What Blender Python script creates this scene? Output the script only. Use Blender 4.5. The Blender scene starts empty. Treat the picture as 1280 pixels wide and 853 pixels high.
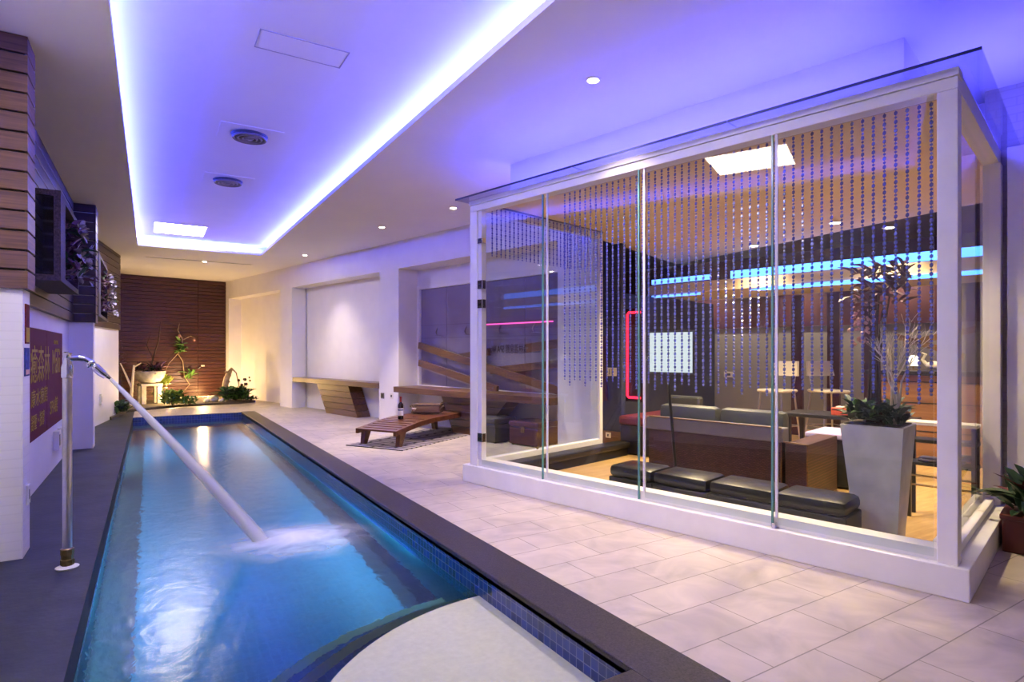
import bpy, bmesh, math, random
from mathutils import Vector, Matrix
random.seed(7)
C = bpy.context.scene.collection
PI = math.pi
# ------------------------------------------------------------------ frames
B = math.radians(13.1)                       # the building stands turned 13.1 deg to the pool
GM = Matrix.Rotation(B, 4, 'Z')              # local (n into the building, s along its facade, z)
ID = Matrix.Identity(4)
def g(s, n, z=0.0):
    return GM @ Vector((n, s, z))

# ------------------------------------------------------------------ materials
def new_mat(name):
    m = bpy.data.materials.new(name); m.use_nodes = True
    nt = m.node_tree
    return m, nt, nt.nodes['Principled BSDF'], nt.nodes, nt.links
def pmat(name, col, rough=0.5, metal=0.0, spec=0.5, noise=0.0, scale=8.0, bump=0.0, bscale=None, emit=None, estr=0.0, coat=0.0):
    m, nt, p, N, L = new_mat(name)
    p.inputs['Base Color'].default_value = (*col, 1)
    p.inputs['Roughness'].default_value = rough
    p.inputs['Metallic'].default_value = metal
    p.inputs['Specular IOR Level'].default_value = spec
    p.inputs['Coat Weight'].default_value = coat
    if emit:
        p.inputs['Emission Color'].default_value = (*emit, 1)
        p.inputs['Emission Strength'].default_value = estr
    if noise or bump:
        tc = N.new('ShaderNodeTexCoord')
        nz = N.new('ShaderNodeTexNoise'); nz.inputs['Scale'].default_value = scale; nz.inputs['Detail'].default_value = 5
        L.new(tc.outputs['Object'], nz.inputs['Vector'])
        if noise:
            rp = N.new('ShaderNodeValToRGB')
            rp.color_ramp.elements[0].position = .3; rp.color_ramp.elements[1].position = .7
            rp.color_ramp.elements[0].color = (*[c*(1-noise) for c in col], 1)
            rp.color_ramp.elements[1].color = (*[min(1, c*(1+noise)) for c in col], 1)
            L.new(nz.outputs['Fac'], rp.inputs['Fac']); L.new(rp.outputs['Color'], p.inputs['Base Color'])
        if bump:
            n2 = nz
            if bscale:
                n2 = N.new('ShaderNodeTexNoise'); n2.inputs['Scale'].default_value = bscale; n2.inputs['Detail'].default_value = 4
                L.new(tc.outputs['Object'], n2.inputs['Vector'])
            bp = N.new('ShaderNodeBump'); bp.inputs['Strength'].default_value = bump; bp.inputs['Distance'].default_value = .01
            L.new(n2.outputs['Fac'], bp.inputs['Height']); L.new(bp.outputs['Normal'], p.inputs['Normal'])
    return m
def wood(name, dark, light, rough=.4, stretch=(1, 14, 14), scale=1.6, coat=0.0):
    m, nt, p, N, L = new_mat(name)
    tc = N.new('ShaderNodeTexCoord'); mp = N.new('ShaderNodeMapping')
    mp.inputs['Scale'].default_value = stretch
    nz = N.new('ShaderNodeTexNoise'); nz.inputs['Scale'].default_value = scale; nz.inputs['Detail'].default_value = 7; nz.inputs['Distortion'].default_value = .6
    rp = N.new('ShaderNodeValToRGB')
    rp.color_ramp.elements[0].position = .32; rp.color_ramp.elements[1].position = .72
    rp.color_ramp.elements[0].color = (*dark, 1); rp.color_ramp.elements[1].color = (*light, 1)
    L.new(tc.outputs['Object'], mp.inputs['Vector']); L.new(mp.outputs['Vector'], nz.inputs['Vector'])
    L.new(nz.outputs['Fac'], rp.inputs['Fac']); L.new(rp.outputs['Color'], p.inputs['Base Color'])
    p.inputs['Roughness'].default_value = rough; p.inputs['Coat Weight'].default_value = coat
    return m
def emis(name, col, s):
    m, nt, p, N, L = new_mat(name)
    N.remove(p)
    e = N.new('ShaderNodeEmission'); e.inputs['Color'].default_value = (*col, 1); e.inputs['Strength'].default_value = s
    L.new(e.outputs[0], N['Material Output'].inputs['Surface'])
    return m
def brickmat(name, col, mortar, bw, bh, ms, rough, axis, rot=0.0, offset=.5, var=.06, bump=.25, coat=0, cloud=0.0, loc=(0, 0, 0)):
    """tiles: axis picks the two object axes that carry the pattern"""
    m, nt, p, N, L = new_mat(name)
    tc = N.new('ShaderNodeTexCoord'); sx = N.new('ShaderNodeSeparateXYZ'); cx = N.new('ShaderNodeCombineXYZ')
    mp = N.new('ShaderNodeMapping'); mp.inputs['Rotation'].default_value = (0, 0, rot); mp.inputs['Location'].default_value = loc
    L.new(tc.outputs['Object'], mp.inputs['Vector']); L.new(mp.outputs['Vector'], sx.inputs[0])
    L.new(sx.outputs[axis[0]], cx.inputs[0]); L.new(sx.outputs[axis[1]], cx.inputs[1])
    bt = N.new('ShaderNodeTexBrick'); bt.offset = offset
    for k, v in (('Scale', 1.0), ('Mortar Size', ms), ('Brick Width', bw), ('Row Height', bh), ('Mortar Smooth', .1), ('Bias', 0)):
        bt.inputs[k].default_value = v
    bt.inputs['Color1'].default_value = (*[c*(1-var) for c in col], 1)
    bt.inputs['Color2'].default_value = (*[min(1, c*(1+var)) for c in col], 1)
    bt.inputs['Mortar'].default_value = (*mortar, 1)
    L.new(cx.outputs[0], bt.inputs['Vector'])
    out = bt.outputs['Color']
    if cloud:
        nz = N.new('ShaderNodeTexNoise'); nz.inputs['Scale'].default_value = 3.2; nz.inputs['Detail'].default_value = 8; nz.inputs['Distortion'].default_value = 1.3
        L.new(tc.outputs['Object'], nz.inputs['Vector'])
        rp = N.new('ShaderNodeValToRGB'); rp.color_ramp.elements[0].position = .3; rp.color_ramp.elements[1].position = .7
        rp.color_ramp.elements[0].color = (1-cloud, 1-cloud, 1-cloud*.9, 1); rp.color_ramp.elements[1].color = (1, 1, 1, 1)
        L.new(nz.outputs['Fac'], rp.inputs['Fac'])
        mx = N.new('ShaderNodeMixRGB'); mx.blend_type = 'MULTIPLY'; mx.inputs['Fac'].default_value = 1
        L.new(out, mx.inputs[1]); L.new(rp.outputs['Color'], mx.inputs[2]); out = mx.outputs[0]
    L.new(out, p.inputs['Base Color'])
    if bump:
        bp = N.new('ShaderNodeBump'); bp.inputs['Strength'].default_value = bump; bp.inputs['Distance'].default_value = .004
        inv = N.new('ShaderNodeMath'); inv.operation = 'SUBTRACT'; inv.inputs[0].default_value = 1
        L.new(bt.outputs['Fac'], inv.inputs[1]); L.new(inv.outputs[0], bp.inputs['Height']); L.new(bp.outputs['Normal'], p.inputs['Normal'])
    p.inputs['Roughness'].default_value = rough; p.inputs['Coat Weight'].default_value = coat
    return m
def glassmat(name, tint, boost=1.0, rough=0.0, ior=1.5):
    m, nt, p, N, L = new_mat(name); N.remove(p)
    t = N.new('ShaderNodeBsdfTransparent'); t.inputs['Color'].default_value = (*tint, 1)
    gl = N.new('ShaderNodeBsdfGlossy'); gl.inputs['Roughness'].default_value = rough; gl.inputs['Color'].default_value = (1, 1, 1, 1)
    fr = N.new('ShaderNodeFresnel'); fr.inputs['IOR'].default_value = ior
    mu = N.new('ShaderNodeMath'); mu.operation = 'MULTIPLY'; mu.use_clamp = True; mu.inputs[1].default_value = boost
    mx = N.new('ShaderNodeMixShader')
    ge = N.new('ShaderNodeNewGeometry'); fb = N.new('ShaderNodeMath'); fb.operation = 'SUBTRACT'; fb.inputs[0].default_value = 1
    L.new(ge.outputs['Backfacing'], fb.inputs[1])
    m2 = N.new('ShaderNodeMath'); m2.operation = 'MULTIPLY'
    L.new(fr.outputs[0], mu.inputs[0]); L.new(mu.outputs[0], m2.inputs[0]); L.new(fb.outputs[0], m2.inputs[1]); L.new(m2.outputs[0], mx.inputs['Fac'])
    L.new(t.outputs[0], mx.inputs[1]); L.new(gl.outputs[0], mx.inputs[2])
    L.new(mx.outputs[0], N['Material Output'].inputs['Surface'])
    return m

M = {}
M['white'] = pmat('white_paint', (.80, .78, .77), .6, noise=.03, scale=3, bump=.04, bscale=60)
M['ceil'] = pmat('ceiling_paint', (.80, .79, .79), .75, noise=.015, scale=2)
M['frame'] = pmat('white_frame_paint', (.82, .80, .80), .4, noise=.04, scale=5)
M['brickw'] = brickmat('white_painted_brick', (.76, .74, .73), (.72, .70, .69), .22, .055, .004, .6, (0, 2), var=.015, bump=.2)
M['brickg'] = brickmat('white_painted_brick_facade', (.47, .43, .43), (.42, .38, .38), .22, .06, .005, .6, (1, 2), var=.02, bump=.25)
M['tile'] = brickmat('stone_floor_tile', (.50, .43, .355), (.22, .19, .155), .55, .272, .003, .45, (0, 1), offset=.5, var=.04, bump=.3, cloud=.30, loc=(.10, -.067, 0))
M['deck'] = pmat('dark_deck_paint', (.030, .033, .034), .6, spec=.25, noise=.35, scale=3.5, bump=.25, bscale=22)
M['granite'] = pmat('dark_granite', (.036, .030, .028), .42, spec=.3, noise=.55, scale=120, bump=.1, bscale=200)
M['mosaic_x'] = brickmat('blue_mosaic_on_side', (.012, .03, .17), (.10, .13, .28), .05, .05, .0022, .16, (1, 2), offset=0, var=.35, bump=.3, coat=.3)
M['mosaic_y'] = brickmat('blue_mosaic_on_end', (.012, .03, .17), (.10, .13, .28), .05, .05, .0022, .16, (0, 2), offset=0, var=.35, bump=.3, coat=.3)
M['poolfloor'] = brickmat('pale_blue_pool_mosaic', (.045, .235, .46), (.08, .31, .54), .05, .05, .003, .4, (0, 1), offset=0, var=.08, bump=0)
M['teal'] = brickmat('teal_pool_mosaic_wall', (.03, .15, .22), (.06, .20, .26), .05, .05, .003, .4, (1, 2), offset=0, var=.1, bump=0)
M['navyfloor'] = brickmat('navy_pool_border_mosaic', (.004, .008, .06), (.008, .014, .08), .05, .05, .003, .4, (0, 1), offset=0, var=.3, bump=0)
M['shelf'] = pmat('beige_pool_plaster', (.37, .385, .27), .75, noise=.06, scale=30, bump=.08, bscale=120)
M['nosing'] = pmat('cream_step_nosing', (.80, .76, .58), .6)
M['cedar'] = wood('warm_cedar_slats', (.085, .042, .014), (.19, .095, .033), .55, (1.2, 1.2, 30), 2.0)
M['darkslat'] = wood('dark_red_brown_slats', (.022, .009, .010), (.05, .018, .017), .45, (1.2, 1.2, 30), 2.0)
M['backslat'] = wood('mahogany_slats', (.028, .008, .007), (.085, .022, .010), .42, (1.2, 1.2, 30), 2.0)
M['walnut'] = wood('walnut_bench_wood', (.075, .033, .012), (.17, .078, .03), .34, (14, 1.0, 14), 1.8, .15)
M['lounger'] = wood('red_brown_lounger_wood', (.075, .024, .010), (.17, .060, .022), .28, (10, 10, 10), 1.4, .3)
M['barwood'] = wood('pale_bar_floor_boards', (.40, .24, .085), (.62, .42, .17), .35, (2, 16, 1), 1.5)
M['counterwood'] = wood('orange_brown_counter_wood', (.20, .09, .035), (.32, .16, .07), .4, (12, 1, 12), 1.5)
M['chrome'] = pmat('polished_chrome', (.75, .76, .78), .12, 1.0)
M['steel'] = pmat('brushed_steel_pipe', (.62, .60, .58), .28, 1.0, noise=.1, scale=14)
M['brass'] = pmat('old_brass', (.28, .20, .10), .4, 1.0, noise=.3, scale=40)
M['black'] = pmat('black_plastic', (.012, .012, .014), .35)
M['void'] = pmat('near_black_board', (.008, .008, .010), .6)
M['leather'] = pmat('black_leather', (.012, .010, .010), .38, noise=.2, scale=9, bump=.12, bscale=60)
M['darkvinyl'] = pmat('dark_grey_vinyl', (.018, .018, .016), .5, noise=.2, scale=8)
M['grey_leather'] = pmat('grey_green_leather', (.06, .065, .06), .45, noise=.15, scale=8)
M['rattan'] = brickmat('dark_rattan_weave', (.085, .035, .030), (.03, .012, .012), .03, .012, .003, .45, (1, 2), var=.35, bump=.8)
M['greyband'] = pmat('grey_upholstery_band', (.16, .145, .15), .6, noise=.08, scale=20)
M['redseat'] = pmat('wine_red_upholstery', (.10, .012, .018), .5, noise=.15, scale=12)
M['navywall'] = pmat('navy_bar_wall_paint', (.035, .04, .075), .6, noise=.08, scale=5)
M['greywall'] = pmat('grey_brown_bar_wall_paint', (.26, .235, .205), .7, noise=.06, scale=3)
M['maroon'] = pmat('maroon_bar_panel', (.06, .014, .018), .5, noise=.2, scale=5)
M['darkceil'] = pmat('dark_bar_ceiling_wood', (.035, .012, .016), .4, noise=.3, scale=6)
M['tanceil'] = pmat('tan_lounge_ceiling_paint', (.74, .59, .36), .75, noise=.02, scale=3)
M['concrete'] = pmat('pale_concrete', (.62, .59, .55), .75, noise=.14, scale=7, bump=.2, bscale=40)
M['stone'] = pmat('weathered_stone', (.42, .38, .32), .8, noise=.3, scale=9, bump=.4, bscale=25)
M['soil'] = pmat('garden_soil', (.075, .055, .04), .95, noise=.5, scale=30, bump=.8, bscale=60)
M['gravel'] = pmat('pale_gravel', (.30, .24, .18), .9, noise=.5, scale=50, bump=.8, bscale=70)
M['leaf'] = pmat('green_leaves', (.07, .17, .035), .45, noise=.4, scale=20)
M['leafdark'] = pmat('dark_green_leaves', (.02, .05, .022), .45, noise=.4, scale=20)
M['leafyel'] = pmat('yellow_green_leaves', (.24, .32, .05), .45, noise=.3, scale=20)
M['purple'] = pmat('purple_leaves', (.12, .045, .085), .5, noise=.4, scale=20)
M['redleaf'] = pmat('dark_red_leaves', (.11, .012, .018), .4, noise=.3, scale=20)
M['petal'] = pmat('pale_lilac_petals', (.42, .38, .44), .7, spec=.2, noise=.1, scale=20)
M['pinkpetal'] = pmat('dull_pink_petals', (.50, .26, .24), .5, noise=.15, scale=20)
M['twig'] = pmat('bleached_twigs', (.68, .58, .48), .7, noise=.15, scale=30)
M['bark'] = pmat('dark_brown_bark', (.07, .04, .025), .8, noise=.4, scale=25, bump=.4)
M['barkpale'] = pmat('pale_bark', (.32, .24, .16), .8, noise=.35, scale=18, bump=.5)
M['mesh_box'] = pmat('purple_brown_bark_board', (.05, .03, .034), .8, noise=.75, scale=70, bump=.6, bscale=90)
M['darkglass'] = pmat('dark_mirror_panel', (.01, .01, .012), .06, spec=.8)
M['bannerred'] = pmat('wine_red_banner_vinyl', (.12, .006, .018), .85, spec=.15, noise=.06, scale=4)
M['gold'] = pmat('gold_lettering', (.42, .27, .03), .8, spec=.15)
M['bluepaper'] = pmat('blue_printed_paper', (.03, .05, .20), .8, spec=.15, noise=.5, scale=40)
M['redpaper'] = pmat('red_printed_paper', (.11, .008, .008), .8, spec=.15, noise=.4, scale=30)
M['brownprint'] = pmat('brown_window_lettering', (.03, .012, .014), .6)
M['greyprint'] = pmat('grey_window_print', (.16, .12, .15), .6)
M['frosted'] = pmat('frosted_grey_window_glass', (.25, .21, .25), .12, spec=.6, noise=.04, scale=2)
M['plate'] = pmat('ivory_switch_plate', (.72, .70, .64), .4)
M['platewarm'] = pmat('cream_switch_plate', (.75, .66, .45), .4, emit=(.9, .7, .4), estr=.0)
M['slot'] = pmat('dark_socket_slot', (.02, .02, .02), .5)
M['trunkg'] = pmat('olive_grey_storage_trunk', (.075, .068, .05), .4, noise=.15, scale=9)
M['trunkr'] = pmat('oxblood_storage_trunk', (.085, .028, .030), .35, noise=.15, scale=9)
M['bottle'] = pmat('dark_wine_glass', (.012, .006, .006), .08, spec=.7)
M['foil'] = pmat('red_bottle_foil', (.30, .02, .02), .35, .3)
M['label'] = pmat('white_bottle_label', (.75, .73, .76), .6)
M['basket'] = brickmat('brown_wicker', (.24, .13, .055), (.08, .035, .015), .022, .011, .003, .55, (1, 2), var=.4, bump=.8)
M['clear'] = glassmat('clear_wine_glass', (.93, .93, .93), 1.6)
M['pane'] = glassmat('clear_panel_glass', (.93, .96, .95), .95)
M['roofglass'] = glassmat('tinted_roof_glass', (.74, .75, .86), 1.0)
M['glassedge'] = pmat('green_glass_edge', (.10, .26, .23), .25, spec=.6)
M['roofedge'] = pmat('dark_roof_glass_edge', (.012, .016, .05), .4)
M['seal'] = pmat('pale_silicone_seal', (.70, .68, .78), .4)
M['panel'] = emis('light_panel_diffuser', (1.0, .90, .76), 18.0)
M['lamp'] = emis('downlight_lens', (1.0, .82, .6), 30)
M['led'] = emis('blue_led_tape', (.05, .066, 1.0), 140)
M['ledroof'] = emis('blue_roof_led_tape', (.085, .08, 1.0), 58)
M['barled'] = emis('bar_blue_led', (.05, .19, 1.0), 3.4)
M['barled2'] = emis('bar_blue_led_thin', (.06, .16, 1.0), 2.6)
M['neon'] = emis('red_neon_tube', (1.0, .012, .035), 2.2)
M['pinkreflection'] = emis('pink_neon_reflection', (1.0, .10, .45), .9)
M['tv'] = emis('lit_television_screen', (.74, .80, .84), .45)
M['warmglow'] = emis('lit_shade_and_wing', (1.0, .80, .50), 1.4)
M['stoolwhite'] = pmat('white_stool_shell', (.55, .50, .42), .35)
M['orange'] = pmat('orange_red_plastic', (.62, .10, .05), .4)
M['planterred'] = pmat('dark_red_planter_glaze', (.10, .018, .014), .35, noise=.15, scale=8)
M['lilaclitseat'] = pmat('lilac_lit_seat_fabric', (.42, .36, .62), .5)
M['bluepatch'] = pmat('blue_floor_patch', (.05, .05, .30), .7)
M['ventgrey'] = pmat('grey_vent_metal', (.16, .14, .16), .45, .4)
M['gap'] = pmat('hatch_shadow_gap', (.42, .40, .42), .8)
M['ventdark'] = pmat('vent_throat', (.04, .035, .04), .6)
# crystal beads
def beadmat():
    m, nt, p, N, L = new_mat('violet_crystal_beads'); 
    p.inputs['Base Color'].default_value = (.17, .18, .60, 1)
    p.inputs['Metallic'].default_value = .15; p.inputs['Coat Weight'].default_value = .6
    p.inputs['Roughness'].default_value = .12
    t = N.new('ShaderNodeBsdfTransparent'); t.inputs['Color'].default_value = (.5, .5, .85, 1)
    mx = N.new('ShaderNodeMixShader'); mx.inputs['Fac'].default_value = .8
    L.new(t.outputs[0], mx.inputs[1]); L.new(p.outputs[0], mx.inputs[2]); L.new(mx.outputs[0], N['Material Output'].inputs['Surface'])
    return m
M['bead'] = beadmat()
# water surface: clear below, mirror at grazing angles, softly rippled
def watermat():
    m, nt, p, N, L = new_mat('pool_water_surface'); N.remove(p)
    tc = N.new('ShaderNodeTexCoord')
    mp = N.new('ShaderNodeMapping'); mp.inputs['Scale'].default_value = (1.0, .8, 1)
    nz = N.new('ShaderNodeTexNoise'); nz.inputs['Scale'].default_value = 9; nz.inputs['Detail'].default_value = 4; nz.inputs['Distortion'].default_value = .5
    L.new(tc.outputs['Object'], mp.inputs[0]); L.new(mp.outputs[0], nz.inputs['Vector'])
    bp = N.new('ShaderNodeBump'); bp.inputs['Strength'].default_value = .16; bp.inputs['Distance'].default_value = .03
    L.new(nz.outputs['Fac'], bp.inputs['Height'])
    t = N.new('ShaderNodeBsdfRefraction'); t.inputs['Color'].default_value = (.60, .84, .97, 1); t.inputs['IOR'].default_value = 1.33; t.inputs['Roughness'].default_value = .06
    gl = N.new('ShaderNodeBsdfGlossy'); gl.inputs['Roughness'].default_value = .21
    L.new(bp.outputs[0], t.inputs['Normal'])
    fr = N.new('ShaderNodeFresnel'); fr.inputs['IOR'].default_value = 1.36
    L.new(bp.outputs[0], gl.inputs['Normal']); L.new(bp.outputs[0], fr.inputs['Normal'])
    mx = N.new('ShaderNodeMixShader')
    L.new(fr.outputs[0], mx.inputs['Fac']); L.new(t.outputs[0], mx.inputs[1]); L.new(gl.outputs[0], mx.inputs[2])
    L.new(mx.outputs[0], N['Material Output'].inputs['Surface'])
    return m
M['water'] = watermat()
def spraymat(name, dens, edge):
    """white aerated water: denser where it is looked at square on, thin at the rim"""
    m, nt, p, N, L = new_mat(name)
    p.inputs['Base Color'].default_value = (.86, .88, .97, 1); p.inputs['Roughness'].default_value = .6
    t = N.new('ShaderNodeBsdfTransparent')
    lw = N.new('ShaderNodeLayerWeight'); lw.inputs['Blend'].default_value = .5
    rp = N.new('ShaderNodeMapRange'); rp.inputs['From Min'].default_value = 0; rp.inputs['From Max'].default_value = edge
    rp.inputs['To Min'].default_value = dens; rp.inputs['To Max'].default_value = 0; rp.interpolation_type = 'SMOOTHSTEP'
    L.new(lw.outputs['Facing'], rp.inputs['Value'])
    mx = N.new('ShaderNodeMixShader')
    L.new(rp.outputs[0], mx.inputs['Fac']); L.new(t.outputs[0], mx.inputs[1]); L.new(p.outputs[0], mx.inputs[2])
    L.new(mx.outputs[0], N['Material Output'].inputs['Surface'])
    return m
M['jet'] = spraymat('aerated_jet_water', .85, .70)
def foammat():
    m, nt, p, N, L = new_mat('churned_foam')
    p.inputs['Base Color'].default_value = (.85, .89, .98, 1); p.inputs['Roughness'].default_value = .6
    tc = N.new('ShaderNodeTexCoord')
    ln = N.new('ShaderNodeVectorMath'); ln.operation = 'LENGTH'
    mp = N.new('ShaderNodeMapping'); mp.inputs['Scale'].default_value = (1, 1, 0)
    L.new(tc.outputs['Object'], mp.inputs[0]); L.new(mp.outputs[0], ln.inputs[0])
    nz = N.new('ShaderNodeTexNoise'); nz.inputs['Scale'].default_value = 3.5; nz.inputs['Detail'].default_value = 5; nz.inputs['Distortion'].default_value = 1.0
    L.new(tc.outputs['Object'], nz.inputs['Vector'])
    ma = N.new('ShaderNodeMath'); ma.operation = 'MULTIPLY_ADD'; ma.inputs[1].default_value = .55; 
    L.new(nz.outputs['Fac'], ma.inputs[0]); L.new(ln.outputs['Value'], ma.inputs[2])
    rp = N.new('ShaderNodeMapRange'); rp.interpolation_type = 'SMOOTHERSTEP'
    rp.inputs['From Min'].default_value = .10; rp.inputs['From Max'].default_value = 1.05
    rp.inputs['To Min'].default_value = .97; rp.inputs['To Max'].default_value = 0
    L.new(ma.outputs[0], rp.inputs['Value'])
    t = N.new('ShaderNodeBsdfTransparent'); mx = N.new('ShaderNodeMixShader')
    L.new(rp.outputs[0], mx.inputs['Fac']); L.new(t.outputs[0], mx.inputs[1]); L.new(p.outputs[0], mx.inputs[2])
    L.new(mx.outputs[0], N['Material Output'].inputs['Surface'])
    return m
M['foam'] = foammat()

# ------------------------------------------------------------------ mesh builder
def world_of(o):
    return (world_of(o.parent) @ o.matrix_basis) if o.parent else o.matrix_basis.copy()
class MB:
    def __init__(s, frame=ID): s.bm = bmesh.new(); s.F = frame
    def box(s, lo, hi, rot=None, bev=0.0):
        c = [(a+b)/2 for a, b in zip(lo, hi)]; d = [abs(b-a) for a, b in zip(lo, hi)]
        m = s.F @ Matrix.Translation(c)
        if rot is not None: m = m @ rot
        r = bmesh.ops.create_cube(s.bm, size=1, matrix=m @ Matrix.Diagonal((*d, 1)))
        if bev:
            es = list({e for v in r['verts'] for e in v.link_edges})
            bmesh.ops.bevel(s.bm, geom=es, offset=bev, segments=2, affect='EDGES', profile=.5)
        return s
    def poly(s, pts):
        vs = [s.bm.verts.new(s.F @ Vector(p)) for p in pts]; s.bm.faces.new(vs); return s
    def prism(s, pts, z0, z1):
        a = [s.bm.verts.new(s.F @ Vector((*p, z0))) for p in pts]; b = [s.bm.verts.new(s.F @ Vector((*p, z1))) for p in pts]
        n = len(pts)
        s.bm.faces.new(a[::-1]); s.bm.faces.new(b)
        for i in range(n): s.bm.faces.new((a[i], a[(i+1) % n], b[(i+1) % n], b[i]))
        return s
    def loft(s, ringA, ringB):
        a = [s.bm.verts.new(s.F @ Vector(p)) for p in ringA]; b = [s.bm.verts.new(s.F @ Vector(p)) for p in ringB]
        n = len(a); s.bm.faces.new(a[::-1]); s.bm.faces.new(b)
        for i in range(n): s.bm.faces.new((a[i], a[(i+1) % n], b[(i+1) % n], b[i]))
        return s
    def tube(s, path, rad, seg=8, caps=True):
        path = [s.F @ Vector(p) for p in path]
        if not hasattr(rad, '__len__'): rad = [rad]*len(path)
        rings = []
        up = None
        for i, p in enumerate(path):
            d = (path[min(i+1, len(path)-1)] - path[max(i-1, 0)]).normalized()
            if up is None or abs(up.dot(d)) > .95: up = Vector((0, 0, 1)) if abs(d.z) < .9 else Vector((1, 0, 0))
            x = d.cross(up).normalized(); y = x.cross(d).normalized(); up = y
            rings.append([s.bm.verts.new(p + (x*math.cos(2*PI*k/seg) + y*math.sin(2*PI*k/seg))*rad[i]) for k in range(seg)])
        for a, b in zip(rings, rings[1:]):
            for k in range(seg): s.bm.faces.new((a[k], a[(k+1) % seg], b[(k+1) % seg], b[k]))
        if caps: s.bm.faces.new(rings[0][::-1]); s.bm.faces.new(rings[-1])
        return s
    def lathe(s, prof, c=(0, 0, 0), seg=20, cap=True):
        c = Vector(c); rings = []
        for r, z in prof:
            rings.append([s.bm.verts.new(s.F @ (c + Vector((max(r, 1e-4)*math.cos(2*PI*k/seg), max(r, 1e-4)*math.sin(2*PI*k/seg), z)))) for k in range(seg)])
        for a, b in zip(rings, rings[1:]):
            for k in range(seg): s.bm.faces.new((a[k], a[(k+1) % seg], b[(k+1) % seg], b[k]))
        if cap: s.bm.faces.new(rings[0][::-1]); s.bm.faces.new(rings[-1])
        return s
    def ball(s, c, r, sub=2, scale=(1, 1, 1), jit=0.0):
        q = bmesh.ops.create_icosphere(s.bm, subdivisions=sub, radius=r, matrix=s.F @ Matrix.Translation(c) @ Matrix.Diagonal((*scale, 1)))
        if jit:
            for v in q['verts']: v.co += Vector((random.uniform(-1, 1), random.uniform(-1, 1), random.uniform(-1, 1)))*r*jit
        return s
    def leaf(s, base, tip, width, bend=0.0, fold=.25):
        """a blade with a fold along the midrib"""
        b, t = Vector(base), Vector(tip); d = t - b
        side = d.cross(Vector((0, 0, 1)))
        side = side.normalized() if side.length > 1e-5 else Vector((1, 0, 0))
        up = side.cross(d).normalized()
        prof = ((0, .25), (.25, .85), (.55, 1.0), (.82, .6), (1, .02))
        L, Mi, R = [], [], []
        for f, w in prof:
            c = b + d*f + Vector((0, 0, -bend*f*f)) + up*(0)
            L.append(s.bm.verts.new(s.F @ (c + side*width*w*.5 + up*width*fold*w)))
            Mi.append(s.bm.verts.new(s.F @ c))
            R.append(s.bm.verts.new(s.F @ (c - side*width*w*.5 + up*width*fold*w)))
        for i in range(len(prof)-1):
            s.bm.faces.new((L[i], Mi[i], Mi[i+1], L[i+1])); s.bm.faces.new((Mi[i], R[i], R[i+1], Mi[i+1]))
        return s
    def build(s, name, mat, parent=None, smooth=False, kind=None, loc=None):
        bmesh.ops.recalc_face_normals(s.bm, faces=s.bm.faces[:])
        me = bpy.data.meshes.new(name)
        if parent is not None:
            inv = world_of(parent).inverted(); s.bm.transform(inv)
        elif loc is not None:
            s.bm.transform(Matrix.Translation(-Vector(loc)))
        s.bm.to_mesh(me); s.bm.free()
        if smooth:
            for p in me.polygons: p.use_smooth = True
            try: me.set_sharp_from_angle(angle=math.radians(40))
            except Exception: pass
        me.materials.append(mat)
        o = bpy.data.objects.new(name, me); C.objects.link(o)
        if parent is not None: o.parent = parent
        elif loc is not None: o.location = loc
        if kind: o['kind'] = kind
        return o
def gmb(): return MB(GM)
def tag(o, label, cat, group=None, kind=None):
    o['label'] = label; o['category'] = cat
    if group: o['group'] = group
    if kind: o['kind'] = kind
    return o
def thing(name, label, cat, loc=(0, 0, 0), rz=0.0, group=None):
    o = bpy.data.objects.new(name, None); C.objects.link(o)
    o.empty_display_size = .1
    o.location = loc; o.rotation_euler = (0, 0, rz)
    o.matrix_basis = Matrix.Translation(loc) @ Matrix.Rotation(rz, 4, 'Z')
    return tag(o, label, cat, group)
def gthing(name, label, cat, s, n, z=0, group=None): return thing(name, label, cat, g(s, n, z), B, group)
def text(name, body, size, mat, parent, mtx, mirror=False, ext=.001, sx=1.0):
    cu = bpy.data.curves.new(name, 'FONT'); cu.body = body; cu.size = size; cu.extrude = ext
    cu.align_x = 'LEFT'; cu.align_y = 'BOTTOM'; cu.resolution_u = 3
    o = bpy.data.objects.new(name, cu); C.objects.link(o)
    bpy.context.view_layer.update()
    dg = bpy.context.evaluated_depsgraph_get()
    me = bpy.data.meshes.new_from_object(o.evaluated_get(dg)); me.name = name
    bpy.data.objects.remove(o)
    me.transform(mtx @ Matrix.Diagonal((-sx if mirror else sx, 1, 1, 1)))
    me.transform(parent.matrix_basis.inverted())
    me.materials.clear(); me.materials.append(mat)
    o = bpy.data.objects.new(name, me); C.objects.link(o); o.parent = parent
    return o

ZC, ZU = 3.15, 3.33                         # lower soffit, recessed ceiling
OX0, OX1, OY0, OY1 = -.19, 1.86, 1.36, 12.4 # cove opening
WX = -.88                                   # left wall
WL = -.15                                   # water level
PX0, PX1, PY0, PY1 = -.28, 1.60, 1.70, 13.25
FN = 5.70                                   # building facade
# ------------------------------------------------------------------ the shell
def ring(mb, outer, hole, z):
    """flat polygon with one hole, as a bridge of quads (both 4 corners, same order)"""
    for i in range(4):
        j = (i+1) % 4
        mb.poly([(*outer[i], z), (*outer[j], z), (*hole[j], z), (*hole[i], z)])
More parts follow.
